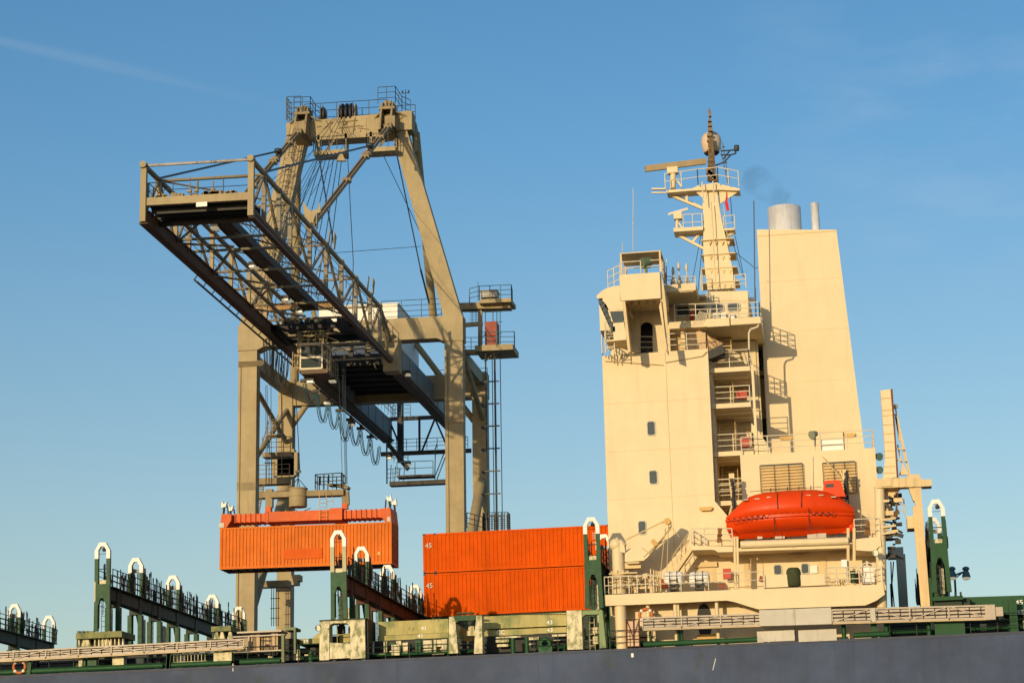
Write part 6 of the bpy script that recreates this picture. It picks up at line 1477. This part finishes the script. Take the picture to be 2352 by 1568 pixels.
m = MB().prism(pol('H', [(415, 120), (470, 113), (478, 200), (500, 570), (430, 575), (440, 470), (430, 300)], YH)[::-1], YH - .1, YH + .8)
bm = t.part('boom', m, CREAM)
m = MB()
for i, y in enumerate((160, 222, 250, 298, 345, 388, 433, 468, 515, 548)): m.box(SH(422 + i*1.2, y).x, SH(475 + i*2, y).x, YH - .13, YH - .09, SH(450, y).z - .015, SH(450, y).z + .015)
t.part('plate_seam', m, YEL, bm)
m = MB().prism(pol('H', [(468, 112), (479, 112), (512, 600), (498, 780), (488, 770), (505, 650), (492, 420)], YH - .1)[::-1], YH - .15, YH + .85); t.part('boom_rail', m, mat('boom_rust', (.14, .05, .03), .7, .2), bm)
m = MB()
for p, q in (((490, 195), (570, 560)), ((492, 240), (515, 380)), ((496, 260), (562, 550)), ((505, 400), (540, 555))): m.beam(SH(*p, YH + .4), SH(*q, YH + .4), .1, .08)
m.tube(SH(490, 193, YH + .4), SH(494, 210, YH + .4), .15, 8)
for y in (420, 480): m.beam(SH(500, y), SH(545, y), .07)
m.box(SH(515, 0).x, SH(580, 0).x, YH, YH + .8, SH(550, 575).z, SH(550, 555).z); m.prism(pol('H', [(512, 555), (535, 500), (560, 555)], YH + .3)[::-1], YH + .3, YH + .5)
t.part('stay', m, CREAM2)
m = MB(); r2 = random.Random(9)
for i in range(60):
    q = SH(r2.uniform(430, 500), r2.uniform(640, 1000), r2.uniform(1.2, 3)); k_ = r2.random()
    if k_ < .5: m.box(q.x, q.x + r2.uniform(.1, .6), q.y, q.y + .3, q.z, q.z + r2.uniform(.05, .35))
    else: m.tube(q, q + V((r2.uniform(-.5, .5), 0, r2.uniform(-.3, .3))), .06, 5)
for (x0_, y0_, x1_, y1_) in ((490, 860, 535, 875), (430, 700, 480, 740)): m.beam(SH(x0_, y0_), SH(x1_, y1_), .2)
t.part('hoist_gear', m, DARK)
m = MB()
for i in range(12):
    q = SH(r2.uniform(425, 490), r2.uniform(660, 880), r2.uniform(1.0, 1.6)); m.box(q.x, q.x + r2.uniform(.2, .5), q.y, q.y + .3, q.z, q.z + r2.uniform(.1, .35))
for y in (790, 828, 862): m.beam(SH(425, y, 1), SH(495, y - 10, 1), .12)
m.box(SH(500, 0).x, SH(545, 0).x, 1.5, 3, SH(520, 833).z, SH(520, 770).z).rail([SH(505, 770, 1.5), SH(543, 770, 1.5)], 1.0, 3, .4, .03)
t.part('service_platform', m, CREAM2)
t.done()
t = Thing('davit_portal', 'grey portal with slack wires standing behind the cream stores crane', 'davit portal'); Y2 = 22
m = MB().beam(S('H', 455, 965, Y2), S('H', 535, 962, Y2), .8, .75).prism(pol('H', [(455, 985), (500, 985), (515, 1025), (530, 985), (533, 950), (470, 955)], Y2)[::-1], Y2, Y2 + .5); t.part('portal_beam', m, PLATE)
t.part('portal_leg', MB().beam(S('H', 520, 970, Y2), S('H', 540, 1300, Y2), .7, .6), PLATE)
m = MB()
for p, q in (((470, 1005), (478, 1240)), ((484, 1005), (476, 1120)), ((476, 1120), (488, 1240)), ((468, 1120), (474, 1240))): m.tube(S('H', *p, Y2), S('H', *q, Y2), .04, 4)
t.part('wire_rope', m, WIRE); t.done()
# ================================================================ street lamp on the quay
YL = 60
def LQ(x, y): return C('H', x, y, YL)
t = Thing('quay_lamp', 'twin headed street lamp on curved arms showing right of the aft green lashing tower', 'street lamp', frame=CRANE)
px = LQ(820, 1075)
t.part('pole', MB().tube((px.x - .3, YL, 2.6), (px.x - .3, YL, px.z - .3), .16, 10, .09), DARK)
m = MB().path([LQ(862, 1058), LQ(845, 1060), LQ(822, 1068), LQ(800, 1078)], .09, 6).path([LQ(862, 1058) + V((0, .3, .1)), LQ(845, 1060), V((px.x - .3, YL, px.z - .3))], .05, 6); t.part('arm', m, TEAL)
for x, y in ((862, 1050), (790, 1050)):
    q = LQ(x, y + 44); hd = t.part('lamp_shade', MB().lathe([(.34, .1), (.36, .16), (.27, .5), (.2, .62), (.2, .7), (.3, .74), (.27, .92), (.12, 1.0), (0, 1.02)], q, 18), TEAL)
    t.part('lens', MB().lathe([(0, -.14), (.22, -.1), (.33, .02), (.34, .12)], q, 16), LIT, hd)
t.done()
# ================================================================ funnel smoke (thin, real volume)
sm_ = bpy.data.materials.new('smoke'); sm_.use_nodes = True; t_ = sm_.node_tree; t_.nodes.remove(t_.nodes['Principled BSDF'])
pv = t_.nodes.new('ShaderNodeVolumePrincipled'); tc = t_.nodes.new('ShaderNodeTexCoord'); nn = t_.nodes.new('ShaderNodeTexNoise'); nn.inputs['Scale'].default_value = .6; nn.inputs['Detail'].default_value = 5
t_.links.new(tc.outputs['Object'], nn.inputs['Vector']); mr = t_.nodes.new('ShaderNodeMapRange'); t_.links.new(nn.outputs['Fac'], mr.inputs[0]); mr.inputs[1].default_value = .38; mr.inputs[2].default_value = .72; mr.inputs[4].default_value = .24
t_.links.new(mr.outputs[0], pv.inputs['Density']); pv.inputs['Color'].default_value = (.12, .12, .12, 1); t_.links.new(pv.outputs[0], t_.nodes['Material Output'].inputs['Volume'])
path_ = [(1515, 845, 1.0), (1480, 800, .8), (1430, 735, .8), (1370, 690, .9), (1310, 645, 1.0), (1250, 615, .9), (1190, 590, .5)]
rg = []
for i, (x, y, r) in enumerate(path_):
    c = S('E', x, y, 15); rg.append([c + V((r*.6*math.cos(a*math.pi/6), r*math.cos(a*math.pi/6 + 1.57), r*math.sin(a*math.pi/6 + 0)*.9)) if 0 else c + V((r*.5*math.sin(a*math.pi/6), r*math.cos(a*math.pi/6), r*math.sin(a*math.pi/6))) for a in range(12)])
o = one('smoke', 'thin dark smoke drifting left from the big stainless funnel pipe', 'smoke', MB().loft([r[::-1] for r in rg]), sm_, kind='stuff')
